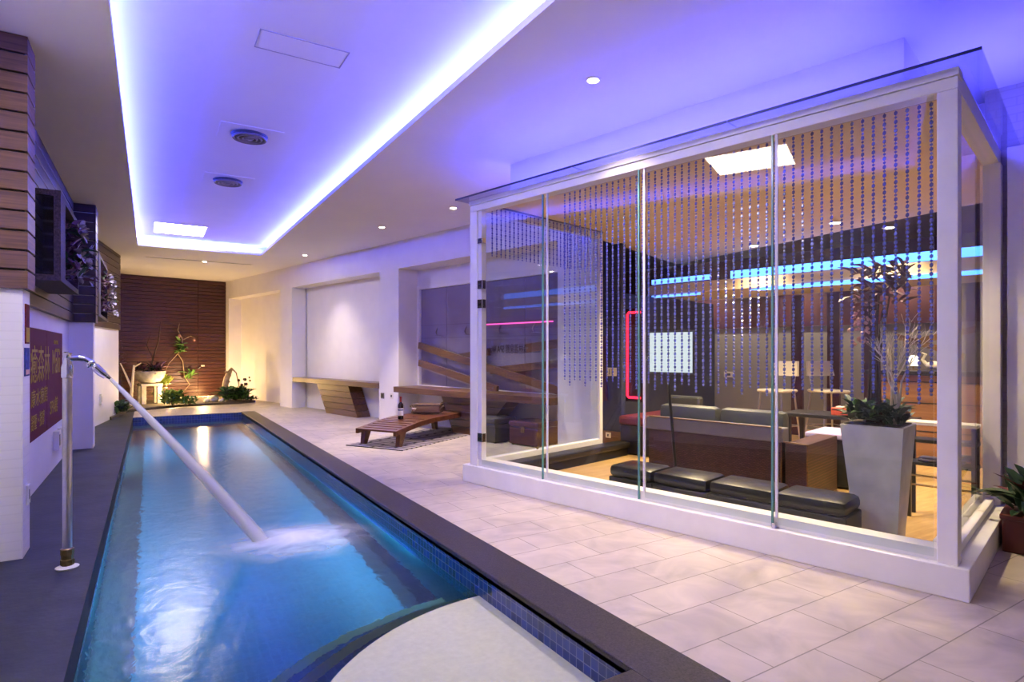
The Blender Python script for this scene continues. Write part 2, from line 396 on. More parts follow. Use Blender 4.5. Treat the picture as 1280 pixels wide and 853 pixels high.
# floor: tiles right of the pool, round its ends
m = MB()
X1c = 1.86
m.poly([(X1c, -3, 0), (9, -3, 0), (9, 18.5, 0), (X1c, 18.5, 0)])
m.poly([(-3, -3, 0), (X1c, -3, 0), (X1c, 1.44, 0), (-3, 1.44, 0)])
m.poly([(PX0, PY1+.0, 0), (X1c, PY1, 0), (X1c, 18.5, 0), (PX0, 18.5, 0)])
fl = m.build('floor', M['tile'], kind='structure')
m = MB(); m.box((-3, 1.44, -.2), (PX0, 18.5, 0)); m.build('floor_pool_deck', M['deck'], kind='structure')
# dark granite coping along the right edge and the near end
m = MB()
m.box((PX1, 1.44, -.04), (X1c, PY1+.02, .012), bev=.006)
m.box((PX0, 1.44, -.04), (PX1, PY0, .012), bev=.006)
m.build('pool_coping', M['granite'], kind='structure')
# basin
PZ = -1.0
def basin(z0, z1, mx, my, mpx, nm):
    a, b = (PX1, PX1+.03), (PX0-.03, PX0)
    m = MB(); m.box((a[0], PY0, z0), (a[1], PY1, z1)); m.box((b[0], PY0, z0), (b[1], PY1, z1)); m.build('pool_wall_sides'+nm, mx, kind='structure')
    m = MB(); m.box((PX0, PY1, z0), (PX1, PY1+.03, z1)); m.box((PX0, PY0-.03, z0), (PX1, PY0, z1)); m.build('pool_wall_ends'+nm, my, kind='structure')
basin(-.30, -.012, M['mosaic_x'], M['mosaic_y'], 0, '_upper')
basin(-.68, -.30, M['teal'], M['teal'], 0, '_middle')
basin(PZ, -.68, M['mosaic_x'], M['mosaic_y'], 0, '_lower')
m = MB(); m.box((PX0-.03, PY0-.03, PZ-.05), (PX1+.03, PY1+.03, PZ)); m.build('pool_floor', M['poolfloor'], kind='structure')
m = MB(); m.box((PX0, PY0, PZ), (PX0+.20, PY1, PZ+.004)); m.box((PX1-.12, PY0, PZ), (PX1, PY1, PZ+.004)); m.box((PX0+.2, PY1-.12, PZ), (PX1-.12, PY1, PZ+.004)); m.build('trim_pool_floor_border', M['navyfloor'], kind='structure')
def quarter(r, x0=1.6, y0=1.70, n=28):
    return [(x0, y0)] + [(x0 - r*math.sin(a), y0 + r*math.cos(a)) for a in [PI/2*k/n for k in range(n+1)]]
m = MB(); m.prism(quarter(1.25), PZ, -.146); m.build('pool_shelf', M['shelf'], kind='structure')
m = MB(); m.prism(quarter(1.50), PZ, -.40); m.prism(quarter(1.75), PZ, -.62); m.build('pool_steps', M['poolfloor'], kind='structure')
m = MB()
def arcband(r0, r1, z):
    n = 28
    for k in range(n):
        a, b = PI/2*k/n, PI/2*(k+1)/n
        m.poly([(1.6-r0*math.sin(a), 1.7+r0*math.cos(a), z), (1.6-r1*math.sin(a), 1.7+r1*math.cos(a), z), (1.6-r1*math.sin(b), 1.7+r1*math.cos(b), z), (1.6-r0*math.sin(b), 1.7+r0*math.cos(b), z)])
arcband(1.43, 1.50, -.397); arcband(1.68, 1.75, -.617)
m.build('trim_step_nosing', M['nosing'], kind='structure')
# water
m = MB(); m.poly([(PX0, PY0, WL), (PX1, PY0, WL), (PX1, PY1, WL), (PX0, PY1, WL)])
w = m.build('pool_water', M['water']); tag(w, 'clear blue pool water filling the long narrow basin', 'water', kind='stuff')

# ceiling with its cove opening
m = MB()
out = [(-3, -3), (9, -3), (9, 18.5), (-3, 18.5)]; hole = [(OX0, OY0), (OX1, OY0), (OX1, OY1), (OX0, OY1)]
ring(m, out, hole, ZC)
for i in range(4):
    a, b = hole[i], hole[(i+1) % 4]
    m.poly([(*a, ZC), (*b, ZC), (*b, ZC+.045), (*a, ZC+.045)])
R = .24
ho = [(OX0-R, OY0-R), (OX1+R, OY0-R), (OX1+R, OY1+R), (OX0-R, OY1+R)]
ring(m, ho, hole, ZC+.045)
for i in range(4):
    a, b = ho[i], ho[(i+1) % 4]
    m.poly([(*a, ZC+.045), (*b, ZC+.045), (*b, ZU), (*a, ZU)])
m.poly([(*p, ZU) for p in ho])
m.build('ceiling', M['ceil'], kind='structure')
# LED tape lying on the ledge behind the lip
def strip(name, lo, hi, mat, label, group=None):
    m = MB(); m.box(lo, hi); o = m.build(name, mat, loc=[(a+b)/2 for a, b in zip(lo, hi)])
    return tag(o, label, 'light strip', group)
zz = ZC+.05
gp = 'blue light strips hidden in the ceiling recess'
strip('light_strip', (OX0-.12, OY0, zz), (OX0-.10, OY1, zz+.012), M['led'], 'blue light strip along the left edge of the ceiling recess', gp)
strip('light_strip', (OX1+.10, OY0, zz), (OX1+.12, OY1, zz+.012), M['led'], 'blue light strip along the right edge of the ceiling recess', gp)
strip('light_strip', (OX0, OY1+.10, zz), (OX1, OY1+.12, zz+.012), M['led'], 'blue light strip along the far end of the ceiling recess', gp)
strip('light_strip', (OX0, OY0-.12, zz), (OX1, OY0-.10, zz+.012), M['led'], 'blue light strip along the near end of the ceiling recess, seen mirrored in glass', gp)
def gstrip(lo, hi, label):
    m = gmb(); m.box(lo, hi); c = g((lo[1]+hi[1])/2, (lo[0]+hi[0])/2, lo[2]); tag(m.build('light_strip', M['ledroof'], loc=c), label, 'light strip', 'blue light strips lying on the glass roof')
gstrip((3.83, .9, 2.712), (3.85, 4.0, 2.722), 'blue light strip on the glass roof just behind its white front beam')
gstrip((4.3, .53, 2.712), (5.3, .55, 2.722), 'blue light strip on the glass roof above its right side beam')
gstrip((3.95, 4.225, 2.712), (5.6, 4.245, 2.722), 'blue light strip on the glass roof above its side beam by the window bench')
# light panels
def panel(x0, y0, x1, y1, label):
    t = thing('ceiling_light', label, 'ceiling light', ((x0+x1)/2, (y0+y1)/2, ZU), group='square ceiling light panels')
    m = MB(); 
    for lo, hi in (((x0-.02, y0-.02), (x1+.02, y0)), ((x0-.02, y1), (x1+.02, y1+.02)), ((x0-.02, y0), (x0, y1)), ((x1, y0), (x1+.02, y1))):
        m.box((*lo, ZU-.012), (*hi, ZU))
    m.build('frame', M['frame'], t)
    m = MB(); m.box((x0, y0, ZU-.01), (x1, y1, ZU-.001)); m.build('diffuser', M['panel'], t)
panel(.06, 10.95, .80, 11.85, 'bright square ceiling light panel at the far end of the recess')
panel(.05, 2.45, .79, 3.25, 'bright square ceiling light panel over the near pool, mirrored in the glass')
# ceiling air vents
def vent(x, y, label):
    t = thing('ceiling_vent', label, 'vent', (x, y, ZU), group='round vents in the recessed ceiling')
    m = MB(); m.box((x-.27, y-.25, ZU-.006), (x+.27, y+.25, ZU-.001)); m.build('cover_plate', M['ceil'], t)
    m = MB(); m.lathe([(.15, ZU-.03), (.16, ZU-.012), (.165, ZU-.006)], (x, y, 0), 28); m.build('throat', M['ventdark'], t, True)
    for r in (.145, .105, .065):
        m = MB(); pth = [(x+r*math.cos(2*PI*k/32), y+r*math.sin(2*PI*k/32), ZU-.034) for k in range(33)]
        m.tube(pth, .011, 6, False); m.build('ring', M['ventgrey'], t, True)
    m = MB(); m.lathe([(.02, ZU-.05), (.04, ZU-.035), (.03, ZU-.03)], (x, y, 0), 14); m.build('hub', M['ventgrey'], t, True)
vent(.81, 6.10, 'round grey ceiling vent nearer the camera, in a square plate')
vent(.80, 7.85, 'round grey ceiling vent farther down the recess, nearer the light panel')
# flush access hatch
t = thing('access_hatch', 'flush white rectangular access hatch in the recessed ceiling', 'hatch', (.9, 4.2, ZU))
m = MB(); m.box((.61, 4.06, ZU-.004), (1.17, 4.30, ZU-.001)); m.build('hatch_plate', M['ceil'], t)
m = MB()
for lo, hi in (((.60, 4.05), (1.18, 4.056)), ((.60, 4.304), (1.18, 4.31)), ((.60, 4.05), (.606, 4.31)), ((1.174, 4.05), (1.18, 4.31))): m.box((*lo, ZU-.006), (*hi, ZU-.0005))
m.build('shadow_gap', M['gap'], t)
# linear slot diffuser near the back wall
t = thing('slot_diffuser', 'thin linear air slot in the ceiling near the wood wall', 'vent', (.9, 14.0, ZC))
m = MB(); m.box((-.1, 13.78, ZC-.006), (1.9, 13.84, ZC-.001)); m.build('slot_frame', M['ceil'], t)
m = MB(); m.box((-.07, 13.80, ZC-.008), (1.87, 13.82, ZC-.002)); m.build('slot', M['ventdark'], t)

# downlights
def downlight(x, y, z, label, power, size=.038, cone=75, col=(1.0, .82, .64), blend=.6, group='recessed warm downlights'):
    t = thing('downlight', label, 'downlight', (x, y, z), group=group)
    m = MB(); m.lathe([(size+.018, z-.001), (size+.018, z-.006), (size+.002, z-.008), (size, z-.002)], (x, y, 0), 20); m.build('trim_ring', M['frame'], t, True)
    m = MB(); m.lathe([(size, z-.003), (size*.7, z-.010), (.002, z-.013)], (x, y, 0), 16); m.build('lens', M['lamp'], t, True)
    l = bpy.data.lights.new('down_beam', 'SPOT'); l.energy = power; l.color = col; l.spot_size = math.radians(cone); l.spot_blend = blend; l.shadow_soft_size = .04
    o = bpy.data.objects.new('down_beam', l); C.objects.link(o); o.location = (x, y, z-.03)
W = 165
downlight(2.63, 3.18, ZC, 'downlight shining brightest, left of the glass room roof', W*.75, cone=92, blend=.9, col=(1.0, .80, .58))
downlight(3.40, 6.98, ZC, 'downlight beside the far corner of the glass room roof', W)
downlight(3.00, 8.63, ZC, 'downlight over the wooden lounger deck', W)
downlight(.97, 13.87, ZC, 'downlight just in front of the wood slat wall', W*.35)
downlight(2.58, 11.92, ZC, 'downlight above the floor by the slanted wall bench', W*.5, cone=95, blend=1.0)
for x, y in ((2.6, .3),):  # added unseen spot without a fixture, brightens the glass room post
    l = bpy.data.lights.new('down_beam', 'SPOT'); l.energy = 14; l.color = (1, .78, .56); l.spot_size = math.radians(85); l.spot_blend = .7; l.shadow_soft_size = .04
    o = bpy.data.objects.new('down_beam', l); C.objects.link(o); o.location = (x, y, ZC-.03)

# ------------------------------------------------------------------ left wall and its cladding
m = MB(); m.box((WX-.15, -3, 0), (WX, 15.9, ZC)); m.build('wall_left', M['white'], kind='structure')
def pier(name, x1, y0, y1, mat=None):
    m = MB(); m.box((-2.5 if name == 'wall_pier_near' else WX-.02, y0, 0), (x1, y1, ZC)); return m.build(name, mat or M['brickw'], kind='structure')
pier('wall_pier_near', -.655, 4.56, 4.80)
pier('wall_pier_middle', -.63, 9.30, 9.58, M['white'])
m = MB(); m.prism([(WX-.02, 11.9), (-.80, 11.9), (-.53, 13.85), (-.75, 14.1), (WX-.02, 14.1)], 0, ZC); m.build('wall_pier_far', M['white'], kind='structure')
m = MB(); m.box((-3, -3.1, 0), (9, -3, ZC)); m.build('wall_front', M['white'], kind='structure')
m = MB(); m.box((-2.6, -3, 0), (-2.5, 4.56, ZC)); m.build('wall_side_near', M['white'], kind='structure')
SZ0 = 1.63
def slats(name, x0, x1, y0, y1, mat, pitch=.118, gap=.012, kind='structure', zlo=SZ0):
    m = MB(); z = zlo
    while z < ZC-.01:
        m.box((x0, y0, z), (x1, y1, min(z+pitch-gap, ZC-.002)), bev=.003); z += pitch
    return m.build(name, mat, kind=kind)
# each clad face: slats proud of a dark backing
slats('trim_cladding_pier_near', -2.3, -.628, 4.53, 4.80, M['cedar'])
m = MB(); m.box((-2.3, 4.55, SZ0), (-.645, 4.79, ZC-.001)); m.build('trim_cladding_backing', M['void'], kind='structure')
slats('trim_cladding_wall', WX, WX+.05, 4.80, 9.28, M['darkslat'])
slats('trim_cladding_pier_middle', WX, -.60, 9.27, 9.60, M['darkslat'])
slats('trim_cladding_wall_far', WX, WX+.05, 9.6, 11.9, M['darkslat'])
m = MB(); z = SZ0+.05
while z < ZC-.01:
    m.prism([(WX, 11.87), (-.78, 11.87), (-.50, 13.88), (WX, 13.95)], z, min(z+.106, ZC-.002)); z += .118
m.build('trim_cladding_pier_far', M['darkslat'], kind='structure')
# banner with gold lettering
t = thing('banner', 'wine red wall banner with gold lettering behind the spray pole', 'banner', (WX+.004, 7.7, 1.0))
BZ0, BZ1, BY0, BY1 = .47, 1.46, 6.35, 8.55
m = MB(); m.box((WX+.001, BY0, BZ0), (WX+.008, BY1, BZ1)); m.build('sheet', M['bannerred'], t)
def btext(body, y, z, size, sx=1.0, nm='lettering'):
    mt = Matrix.Translation((WX+.009, y, z)) @ Matrix(((0, 0, 1, 0), (1, 0, 0, 0), (0, 1, 0, 0), (0, 0, 0, 1)))
    text(nm, body, size, M['gold'], t, mt, sx=sx)
btext('癒森林', 6.42, .93, .36, 1.05); btext('Maki', 7.72, .95, .36, .9)
btext('康水療館', 6.45, .74, .17, 1.4)
btext('舒壓・按摩', 6.45, .54, .15, 1.0); btext('SPA館', 7.55, .57, .19, 1.2)
btext('KENTING', 7.85, 1.32, .06, 1.3); btext('HOT SPRING', 7.95, 1.24, .05, 1.3)
m = MB(); m.box((WX+.0085, 7.36, BZ0), (WX+.0095, 7.375, BZ1)); m.build('fold', M['bannerred'], t)
# paper notices on the side of the near pier
px = -.655
t = thing('notice', 'narrow red notice on the near white pier, above the blue one', 'notice', (px, 4.7, 1.4))
m = MB(); m.box((px, 4.62, 1.30), (px+.006, 4.75, 1.545)); m.build('sheet', M['redpaper'], t)
m = MB(); m.box((px+.006, 4.63, 1.31), (px+.008, 4.74, 1.40)); m.build('print', M['gold'], t)
t = thing('notice', 'small blue and white notice on the near white pier, below the red one', 'notice', (px, 4.7, 1.2))
m = MB(); m.box((px, 4.60, 1.10), (px+.006, 4.75, 1.275)); m.build('sheet', M['bluepaper'], t)
m = MB(); m.box((px+.006, 4.62, 1.11), (px+.008, 4.73, 1.14)); m.build('print', M['pinkpetal'], t)
# switch and sockets
def plate(name, label, cat, mbf, lo, hi, slots, mat, group=None):
    c = mbf().F @ Vector([(a+b)/2 for a, b in zip(lo, hi)])
    t = thing(name, label, cat, c, group=group)
    m = mbf(); m.box(lo, hi, bev=.003); m.build('face_plate', mat, t)
    for a, b in slots:
        m = mbf(); m.box(a, b); m.build('slot', M['slot'], t)
plate('wall_switch', 'white switch plate low on the near pier side', 'switch', MB, (px, 4.66, .30), (px+.012, 4.74, .42), [((px+.011, 4.685, .33), (px+.0125, 4.715, .39))], M['plate'])
plate('wall_socket', 'grey double socket box below the red banner, nearer the camera', 'socket', MB, (WX, 7.86, .20), (WX+.05, 8.02, .40), [((WX+.049, 7.90, .24), (WX+.051, 7.97, .36))], M['plate'], 'socket boxes below the banner')
plate('wall_socket', 'grey socket box below the red banner, farther from the camera', 'socket', MB, (WX, 8.20, .22), (WX+.05, 8.36, .40), [((WX+.049, 8.23, .25), (WX+.051, 8.32, .35))], M['plate'], 'socket boxes below the banner')
plate('wall_socket', 'small socket plate on the far white pier beside the deck', 'socket', MB, (-.80, 12.3, .34), (-.715, 12.45, .52), [((-.716, 12.34, .38), (-.713, 12.41, .48))], M['plate'])

# hanging planter boxes on the slats
def leafy(mb, c, r, n, size, mats=None, up=.3, flat=1.0):
    for _ in range(n):
        a = random.uniform(0, 2*PI); e = random.uniform(-.4, 1.0)
        d = Vector((math.cos(a)*math.cos(e), math.sin(a)*math.cos(e)*flat, math.sin(e)+up))
        b = Vector(c) + Vector((random.uniform(-1, 1)*r[0], random.uniform(-1, 1)*r[1], random.uniform(-1, 1)*r[2]))
        d.normalize(); s = size*random.uniform(.6, 1.3)
        mb.leaf(b, b + d*s, s*.38, s*.2)
def flower(mb, c, r):
    for k in range(5):
        a = 2*PI*k/5 + random.random(); d = Vector((.45, math.cos(a), math.sin(a)))
        b = Vector(c); mb.leaf(b, b + d*r, r*.8, 0, .1)
def wallbox(label, x0, x1, y0, y1, z0, z1, nf, front):
    t = thing('wall_planter', label, 'planter', ((x0+x1)/2, (y0+y1)/2, z0), group='planter boxes hung on the slat wall')
    th = .045
    m = MB()
    m.box((x0, y0, z0), (x1, y1, z0+th)); m.box((x0, y0, z1-th), (x1, y1, z1))
    m.box((x0, y0, z0+th), (x0+th, y0+.03, z1-th)); m.box((x1-th, y0, z0+th), (x1, y0+.03, z1-th))
    m.box((x0, y1-.04, z0+th), (x1, y1, z1-th))
    m.box((x1-.012, y0+.03, z0+th), (x1, y0+(y1-y0)*.22, z1-th))
    m.build('box_frame', M['mesh_box'], t)
    m = MB(); m.box((x0+th, y0+.012, z0+th), (x1-th, y0+.02, z1-th)); m.build('front_panel', M['darkglass'], t)
    m = MB(); leafy(m, (x1-.02, (y0+y1)/2+.25*(y1-y0), (z0+z1)/2), (.08, .28*(y1-y0), .36*(z1-z0)), 90, .15); m.build('foliage', M['purple'], t)
    m = MB(); leafy(m, (x1, (y0+y1)/2+.3*(y1-y0), (z0+z1)/2), (.07, .25*(y1-y0), .36*(z1-z0)), 36, .14); m.build('foliage', M['leafdark'], t)
    m = MB()
    for _ in range(nf): flower(m, (x1+random.uniform(.02, .12), y0+(y1-y0)*random.uniform(.55, 1.0), random.uniform(z0+.1, z1-.1)), random.uniform(.05, .085))
    m.build('blossom', M['petal'], t)
wallbox('bark-framed wall planter with lilac orchids, nearer the camera', WX+.05, -.60, 5.79, 7.15, 1.81, 2.52, 12, 1)
wallbox('bark-framed wall planter with white blossoms, farther and by the wood wall', WX+.05, -.60, 9.75, 11.7, 1.74, 2.62, 16, 1)

# ------------------------------------------------------------------ spray pole and its jet
PXY = (-.409, 4.236)
t = thing('spray_pole', 'shiny metal spray pole standing on the dark pool deck', 'shower pole', (*PXY, 0))
x, y = PXY
m = MB(); m.lathe([(.055, 0), (.058, .006), (.04, .014), (.026, .016)], (x, y, 0), 24); m.build('flange', M['plate'], t, True)
m = MB(); m.lathe([(.028, .014), (.034, .02), (.034, .05), (.030, .052), (.030, .075), (.034, .078), (.034, .11), (.028, .116)], (x, y, 0), 8); m.build('coupling', M['brass'], t, True)
m = MB(); m.tube([(x, y, .11), (x, y, 1.11)], .0235, 20); m.build('pole', M['steel'], t, True)
m = MB(); m.lathe([(.027, 1.10), (.029, 1.11), (.029, 1.16), (.022, 1.19), (.018, 1.215), (.022, 1.22), (.022, 1.245), (.012, 1.25)], (x, y, 0), 20); m.build('elbow_fitting', M['chrome'], t, True)
dx = Vector((.94, .10, 0)).normalized()
P0 = Vector((x, y, 1.212))
m = MB(); pts = [P0, P0+dx*.05+Vector((0, 0, .004)), P0+dx*.085+Vector((0, 0, -.004)), P0+dx*.11+Vector((0, 0, -.024))]
m.tube(pts, [.016, .018, .018, .015], 14); m.build('elbow_arm', M['chrome'], t, True)
m = MB(); m.ball(P0+dx*.112+Vector((0, 0, -.028)), .022, 2); m.ball(P0+dx*.098+Vector((0, 0, -.046)), .011, 2); m.build('swivel_ball', M['chrome'], t, True)
N0, N1 = P0+dx*.122+Vector((0, 0, -.036)), Vector((-.205, 4.256, 1.09))
dn = (N1-N0)
m = MB(); m.tube([N0, N0+dn*.12, N0+dn*.15, N0+dn*.6, N0+dn*.8, N0+dn*.82, N1], [.013, .017, .020, .016, .011, .013, .009], 14); m.build('nozzle', M['chrome'], t, True)
m = MB(); a = N0+Vector((-.008, -.01, -.022)); m.tube([a, a+dn*.4+Vector((0, 0, -.006)), a+dn*.75+Vector((0, 0, .004))], .0045, 8); m.build('lever', M['steel'], t, True)
J1 = Vector((.70, 4.66, WL))
m = MB(); pth = []; rr = []
for k in range(13):
    f = k/12; p = N1.lerp(J1, f); p.z += .07*f*(1-f)*1.0; pth.append(p); rr.append(.011 + .055*f**.85)
m.tube(pth, rr, 24, caps=False)
o = m.build('water_jet', M['jet'], smooth=True, loc=N1); tag(o, 'white jet of water shooting from the pole nozzle into the pool', 'water jet', kind='stuff')
m = MB()
nn = 28
for i in range(nn):
    for j in range(nn):
        def q(a, b):
            X, Y = -1.15+2.3*a/nn, -1.1+2.2*b/nn
            return (X, Y, .004 + .035*math.exp(-(X*X+Y*Y)*9))
        m.poly([q(i, j), q(i+1, j), q(i+1, j+1), q(i, j+1)])
bmesh.ops.remove_doubles(m.bm, verts=m.bm.verts[:], dist=1e-4)
me = m.build('foam_splash', M['foam'], smooth=True)
me.location = (.92, 4.56, WL); me.scale = (.95, .78, 1); me.rotation_euler = (0, 0, math.radians(-18))
tag(me, 'white churned foam where the jet strikes the pool', 'splash', kind='stuff')

# ------------------------------------------------------------------ right wall (the building's facade) with its niches
def facade():
    m = gmb()
    def seg(s0, s1, z0=0, z1=ZC, n0=FN, n1=FN+.55): m.box((n0, s0, z0), (n1, s1, z1))
    NT = 2.68
    seg(16.56, 16.9, 0, NT); seg(12.68, 13.30, 0, NT); seg(8.50, 9.114, 0, NT); seg(4.36, 4.91, 0, NT, n1=FN+.12)
    m.box((FN, 4.36, NT), (FN+.12, 5.0, ZC)); seg(5.0, 16.9, NT, ZC)   # band over the niches
    m.box((FN+.32, 12.6, 0), (FN+.6, 16.9, NT)); m.box((FN+.32, 9.1, 0), (FN+.6, 12.7, NT))
    # third niche: window wall, sill and reveal
    m.box((FN+.40, 4.95, 0), (FN+.55, 8.75, .64)); m.box((FN+.40, 4.95, 2.40), (FN+.55, 8.75, NT)); m.box((FN+.40, 8.50, .64), (FN+.55, 8.75, 2.40))
    return m.build('wall_right', M['white'], kind='structure')
facade()
# frosted window
m = gmb(); m.box((FN+.43, 4.95, .64), (FN+.45, 8.52, 2.40)); win = m.build('window_1', M['frosted'], kind='structure')
m = gmb()
for lo, hi in (((.385, 8.44, .64), (.43, 8.52, 2.40)), ((.385, 4.95, 2.34), (.43, 8.44, 2.40)), ((.385, 4.95, .64), (.43, 8.44, .67))):
    m.box((FN+lo[0], lo[1], lo[2]), (FN+hi[0], hi[1], hi[2]))
m.build('window_frame', M['frame'], win)
m = gmb()
for z in (1.70, 1.48): m.box((FN+.427, 4.95, z), (FN+.43, 8.44, z+.012))
for s in (7.72, 5.9): m.box((FN+.427, s, .67), (FN+.43, s+.012, 2.34))
m.build('window_mullion', M['greyprint'], win)
def wtext(body, s, z, size, sx, mat, mirror=True, nm='lettering'):
    # reads along -s when not mirrored, standing on the face that looks to -n
    rot = Matrix(((0, 0, -1, 0), (-1, 0, 0, 0), (0, 1, 0, 0), (0, 0, 0, 1)))
    text(nm, body, size*1.25, mat, win, GM @ Matrix.Translation((FN+.424, s, z)) @ rot, mirror=mirror, sx=sx)
wtext('823-2 森林溫泉館 SPA Water', 5.60, 1.21, .12, .62, M['brownprint'])
for s in (7.98, 7.22, 6.42, 5.72):
    mt = M['petal'] if s < 6 else M['greyprint']
    m = gmb(); a = FN+.422
    m.tube([(a, s, 1.53), (a, s+.03, 1.58), (a, s+.01, 1.62), (a, s-.02, 1.66)], [.004, .012, .010, .003], 6)
    m.tube([(a, s+.05, 1.525), (a, s-.06, 1.53), (a, s-.17, 1.515)], [.003, .007, .003], 6)
    m.build('swan_logo', mt, win)
# pink line of reflected neon: imitated by a thin glowing tube across the window
t = gthing('neon_reflection', 'thin pink reflection of neon running across the frosted window', 'neon light', 6.0, FN+.41, 1.66)
m = gmb(); m.tube([(FN+.41, 6.75, 1.672), (FN+.41, 5.35, 1.672)], .009, 8); m.build('glow_tube', M['pinkreflection'], t, True)
# sockets on the pier between the niches
plate('wall_socket', 'small triangular black socket on the white pier left of the bottle', 'socket', gmb, (FN-.012, 10.0-1.05, .42), (FN, 10.0-.95, .52), [((FN-.014, 8.97, .44), (FN-.011, 9.03, .50))], M['ventgrey'])
plate('wall_socket', 'grey square socket on the white pier right behind the bottle', 'socket', gmb, (FN-.010, 8.66, .43), (FN, 8.76, .53), [((FN-.012, 8.69, .46), (FN-.009, 8.73, .50))], M['plate'])

# wall benches on slanted plank supports
def wallbench(label, s0, s1, z1, sup, n_out, planks):
    t = gthing('wall_bench', label, 'bench', (s0+s1)/2, FN+.1, 0, 'walnut benches built into the wall niches')
    m = gmb(); m.box((FN-n_out, s0, z1-.095), (FN+.395 if n_out > .1 else FN+.318, s1, z1), bev=.004); m.build('seat_slab', M['walnut'], t)
    # support: leaning box, planks stacked
    (a0, a1, b0, b1) = sup; zt = z1-.095; k = planks; nb = FN+.30
    m = gmb()
    for i in range(k):
        f0, f1 = i/k, (i+.955)/k
        lo = (b0+(a0-b0)*f0, b1+(a1-b1)*f0, zt*f0+.002); hi = (b0+(a0-b0)*f1, b1+(a1-b1)*f1, zt*f1)
        n0 = FN+.02
        m.loft([(n0, lo[0], lo[2]), (n0, lo[1], lo[2]), (nb, lo[1], lo[2]), (nb, lo[0], lo[2])],
               [(n0, hi[0], hi[2]), (n0, hi[1], hi[2]), (nb, hi[1], hi[2]), (nb, hi[0], hi[2])])
    m.build('plank_support', M['walnut'], t)
    return t
wallbench('walnut wall bench on a slanted plank support, in the far blank niche', 9.13, 12.66, .685, (11.55, 10.25, 11.12, 9.90), .0, 5)
wallbench('long walnut wall bench below the frosted window, behind the lounger', 4.93, 8.48, .66, (7.35, 5.85, 7.05, 6.42), .12, 5)
# timber beams crossing the window
def beam(label, a, b, w, n, th=.05):
    t = gthing('timber_beam', label, 'beam', (a[0]+b[0])/2, n, (a[1]+b[1])/2, 'slanted timbers across the window')
    (s0, z0), (s1, z1) = a, b; d = Vector((s1-s0, z1-z0)).normalized(); nrm = Vector((-d.y, d.x))*w/2
    ring0 = [(n, s0+nrm.x, z0+nrm.y), (n, s0-nrm.x, z0-nrm.y), (n+th, s0-nrm.x, z0-nrm.y), (n+th, s0+nrm.x, z0+nrm.y)]
    ring1 = [(n, s1+nrm.x, z1+nrm.y), (n, s1-nrm.x, z1-nrm.y), (n+th, s1-nrm.x, z1-nrm.y), (n+th, s1+nrm.x, z1+nrm.y)]
    m = gmb(); m.loft(ring0, ring1); m.build('plank', M['walnut'], t)
    m = gmb()
    for f in (.04, .96):
        c = (n-.004, s0+(s1-s0)*f, z0+(z1-z0)*f); m.ball(c, .014, 1, (.5, 1, 1))
    m.build('bolt', M['ventgrey'], t)
beam('upper of the two timbers falling from the left across the window', (8.32, 1.36), (5.02, .70), .11, FN+.28)
beam('lower of the two timbers falling from the left across the window', (8.32, 1.06), (6.35, .69), .11, FN+.28)
beam('upper timber rising to the right across the window, cut off by the lettering', (5.68, 1.30), (4.94, 1.375), .12, FN+.22)
beam('long timber rising to the right, crossing behind the falling ones', (7.45, 1.15), (6.60, 1.245), .10, FN+.335)
beam('lower timber rising to the right, below the lettering', (6.55, .96), (4.94, 1.11), .105, FN+.335)

# back wall of mahogany slats
m = gmb(); m.box((2.4, 16.84, 0), (6.3, 17.0, ZC)); m.build('wall_back', M['void'], kind='structure')
m = gmb(); z = .0
while z < ZC-.02:
    m.box((2.6, 16.78, z), (5.0, 16.84, min(z+.082, ZC-.004)), bev=.003); m.box((5.005, 16.78, z), (FN, 16.84, min(z+.082, ZC-.004)), bev=.003); z += .092
m.build('trim_back_slats', M['backslat'], kind='structure')
m = MB(); m.box((-.86, 14.12, 0), (-.62, 15.6, 1.45)); m.build('wall_stub', M['white'], kind='structure')
m = MB(); m.box((WX-.4, 14.1, 0), (WX-.2, 17.5, ZC)); m.build('wall_left_far', M['darkslat'], kind='structure')

# ------------------------------------------------------------------ planting bed in front of the back wall
bed = [(2.35, 12.75), (2.9, 14.2), (4.0, 14.75), (5.25, 14.6), (FN, 14.75), (FN, 16.78), (2.2, 16.78)]
m = gmb(); m.prism(bed, 0, .05); m.build('planting_bed', M['soil'], kind='structure')
m = gmb(); m.box((4.35, 16.35, .05), (5.2, 16.74, .10), bev=.02); m.build('trim_bed_ledge', M['gravel'], kind='structure')
# pot on pedestal
def LP(s, n, z): return Vector((n, s, z))
t = gthing('planter_bowl', 'wide stone bowl of purple plants on the pedestal by the wood wall', 'planter', 15.6, 3.62, .52)
m = gmb(); m.lathe([(.14, .52), (.22, .56), (.29, .66), (.325, .78), (.325, .80), (.30, .80), (.28, .76)], (3.62, 15.6, 0), 28); m.build('bowl', M['stone'], t, True)
m = gmb(); leafy(m, (3.62, 15.6, .86), (.28, .24, .08), 90, .17, up=.35); m.build('foliage', M['purple'], t)
m = gmb(); leafy(m, (3.60, 15.6, .84), (.22, .2, .05), 40, .14); m.build('foliage', M['leafdark'], t)
m = gmb()
m.tube([(3.62, 15.6, .8), (3.70, 15.6, 1.15), (3.80, 15.6, 1.5), (3.84, 15.6, 1.95)], [.02, .018, .014, .005], 7)
m.tube([(3.68, 15.6, 1.1), (3.55, 15.55, 1.4), (3.62, 15.5, 1.7)], [.012, .009, .004], 6)
m.build('dead_branch', M['bark'], t, True)
t = gthing('pedestal', 'square stone pedestal with four legs carrying the bowl', 'pedestal', 15.6, 3.62, .05)
m = gmb(); m.box((3.40, 15.4, .46), (3.84, 15.8, .52), bev=.01); m.build('pedestal_top', M['stone'], t)
for a in (3.41, 3.73):
    for b in (15.41, 15.70):
        m = gmb(); m.box((a, b, .05), (a+.10, b+.09, .46), bev=.006); m.build('leg', M['stone'], t)
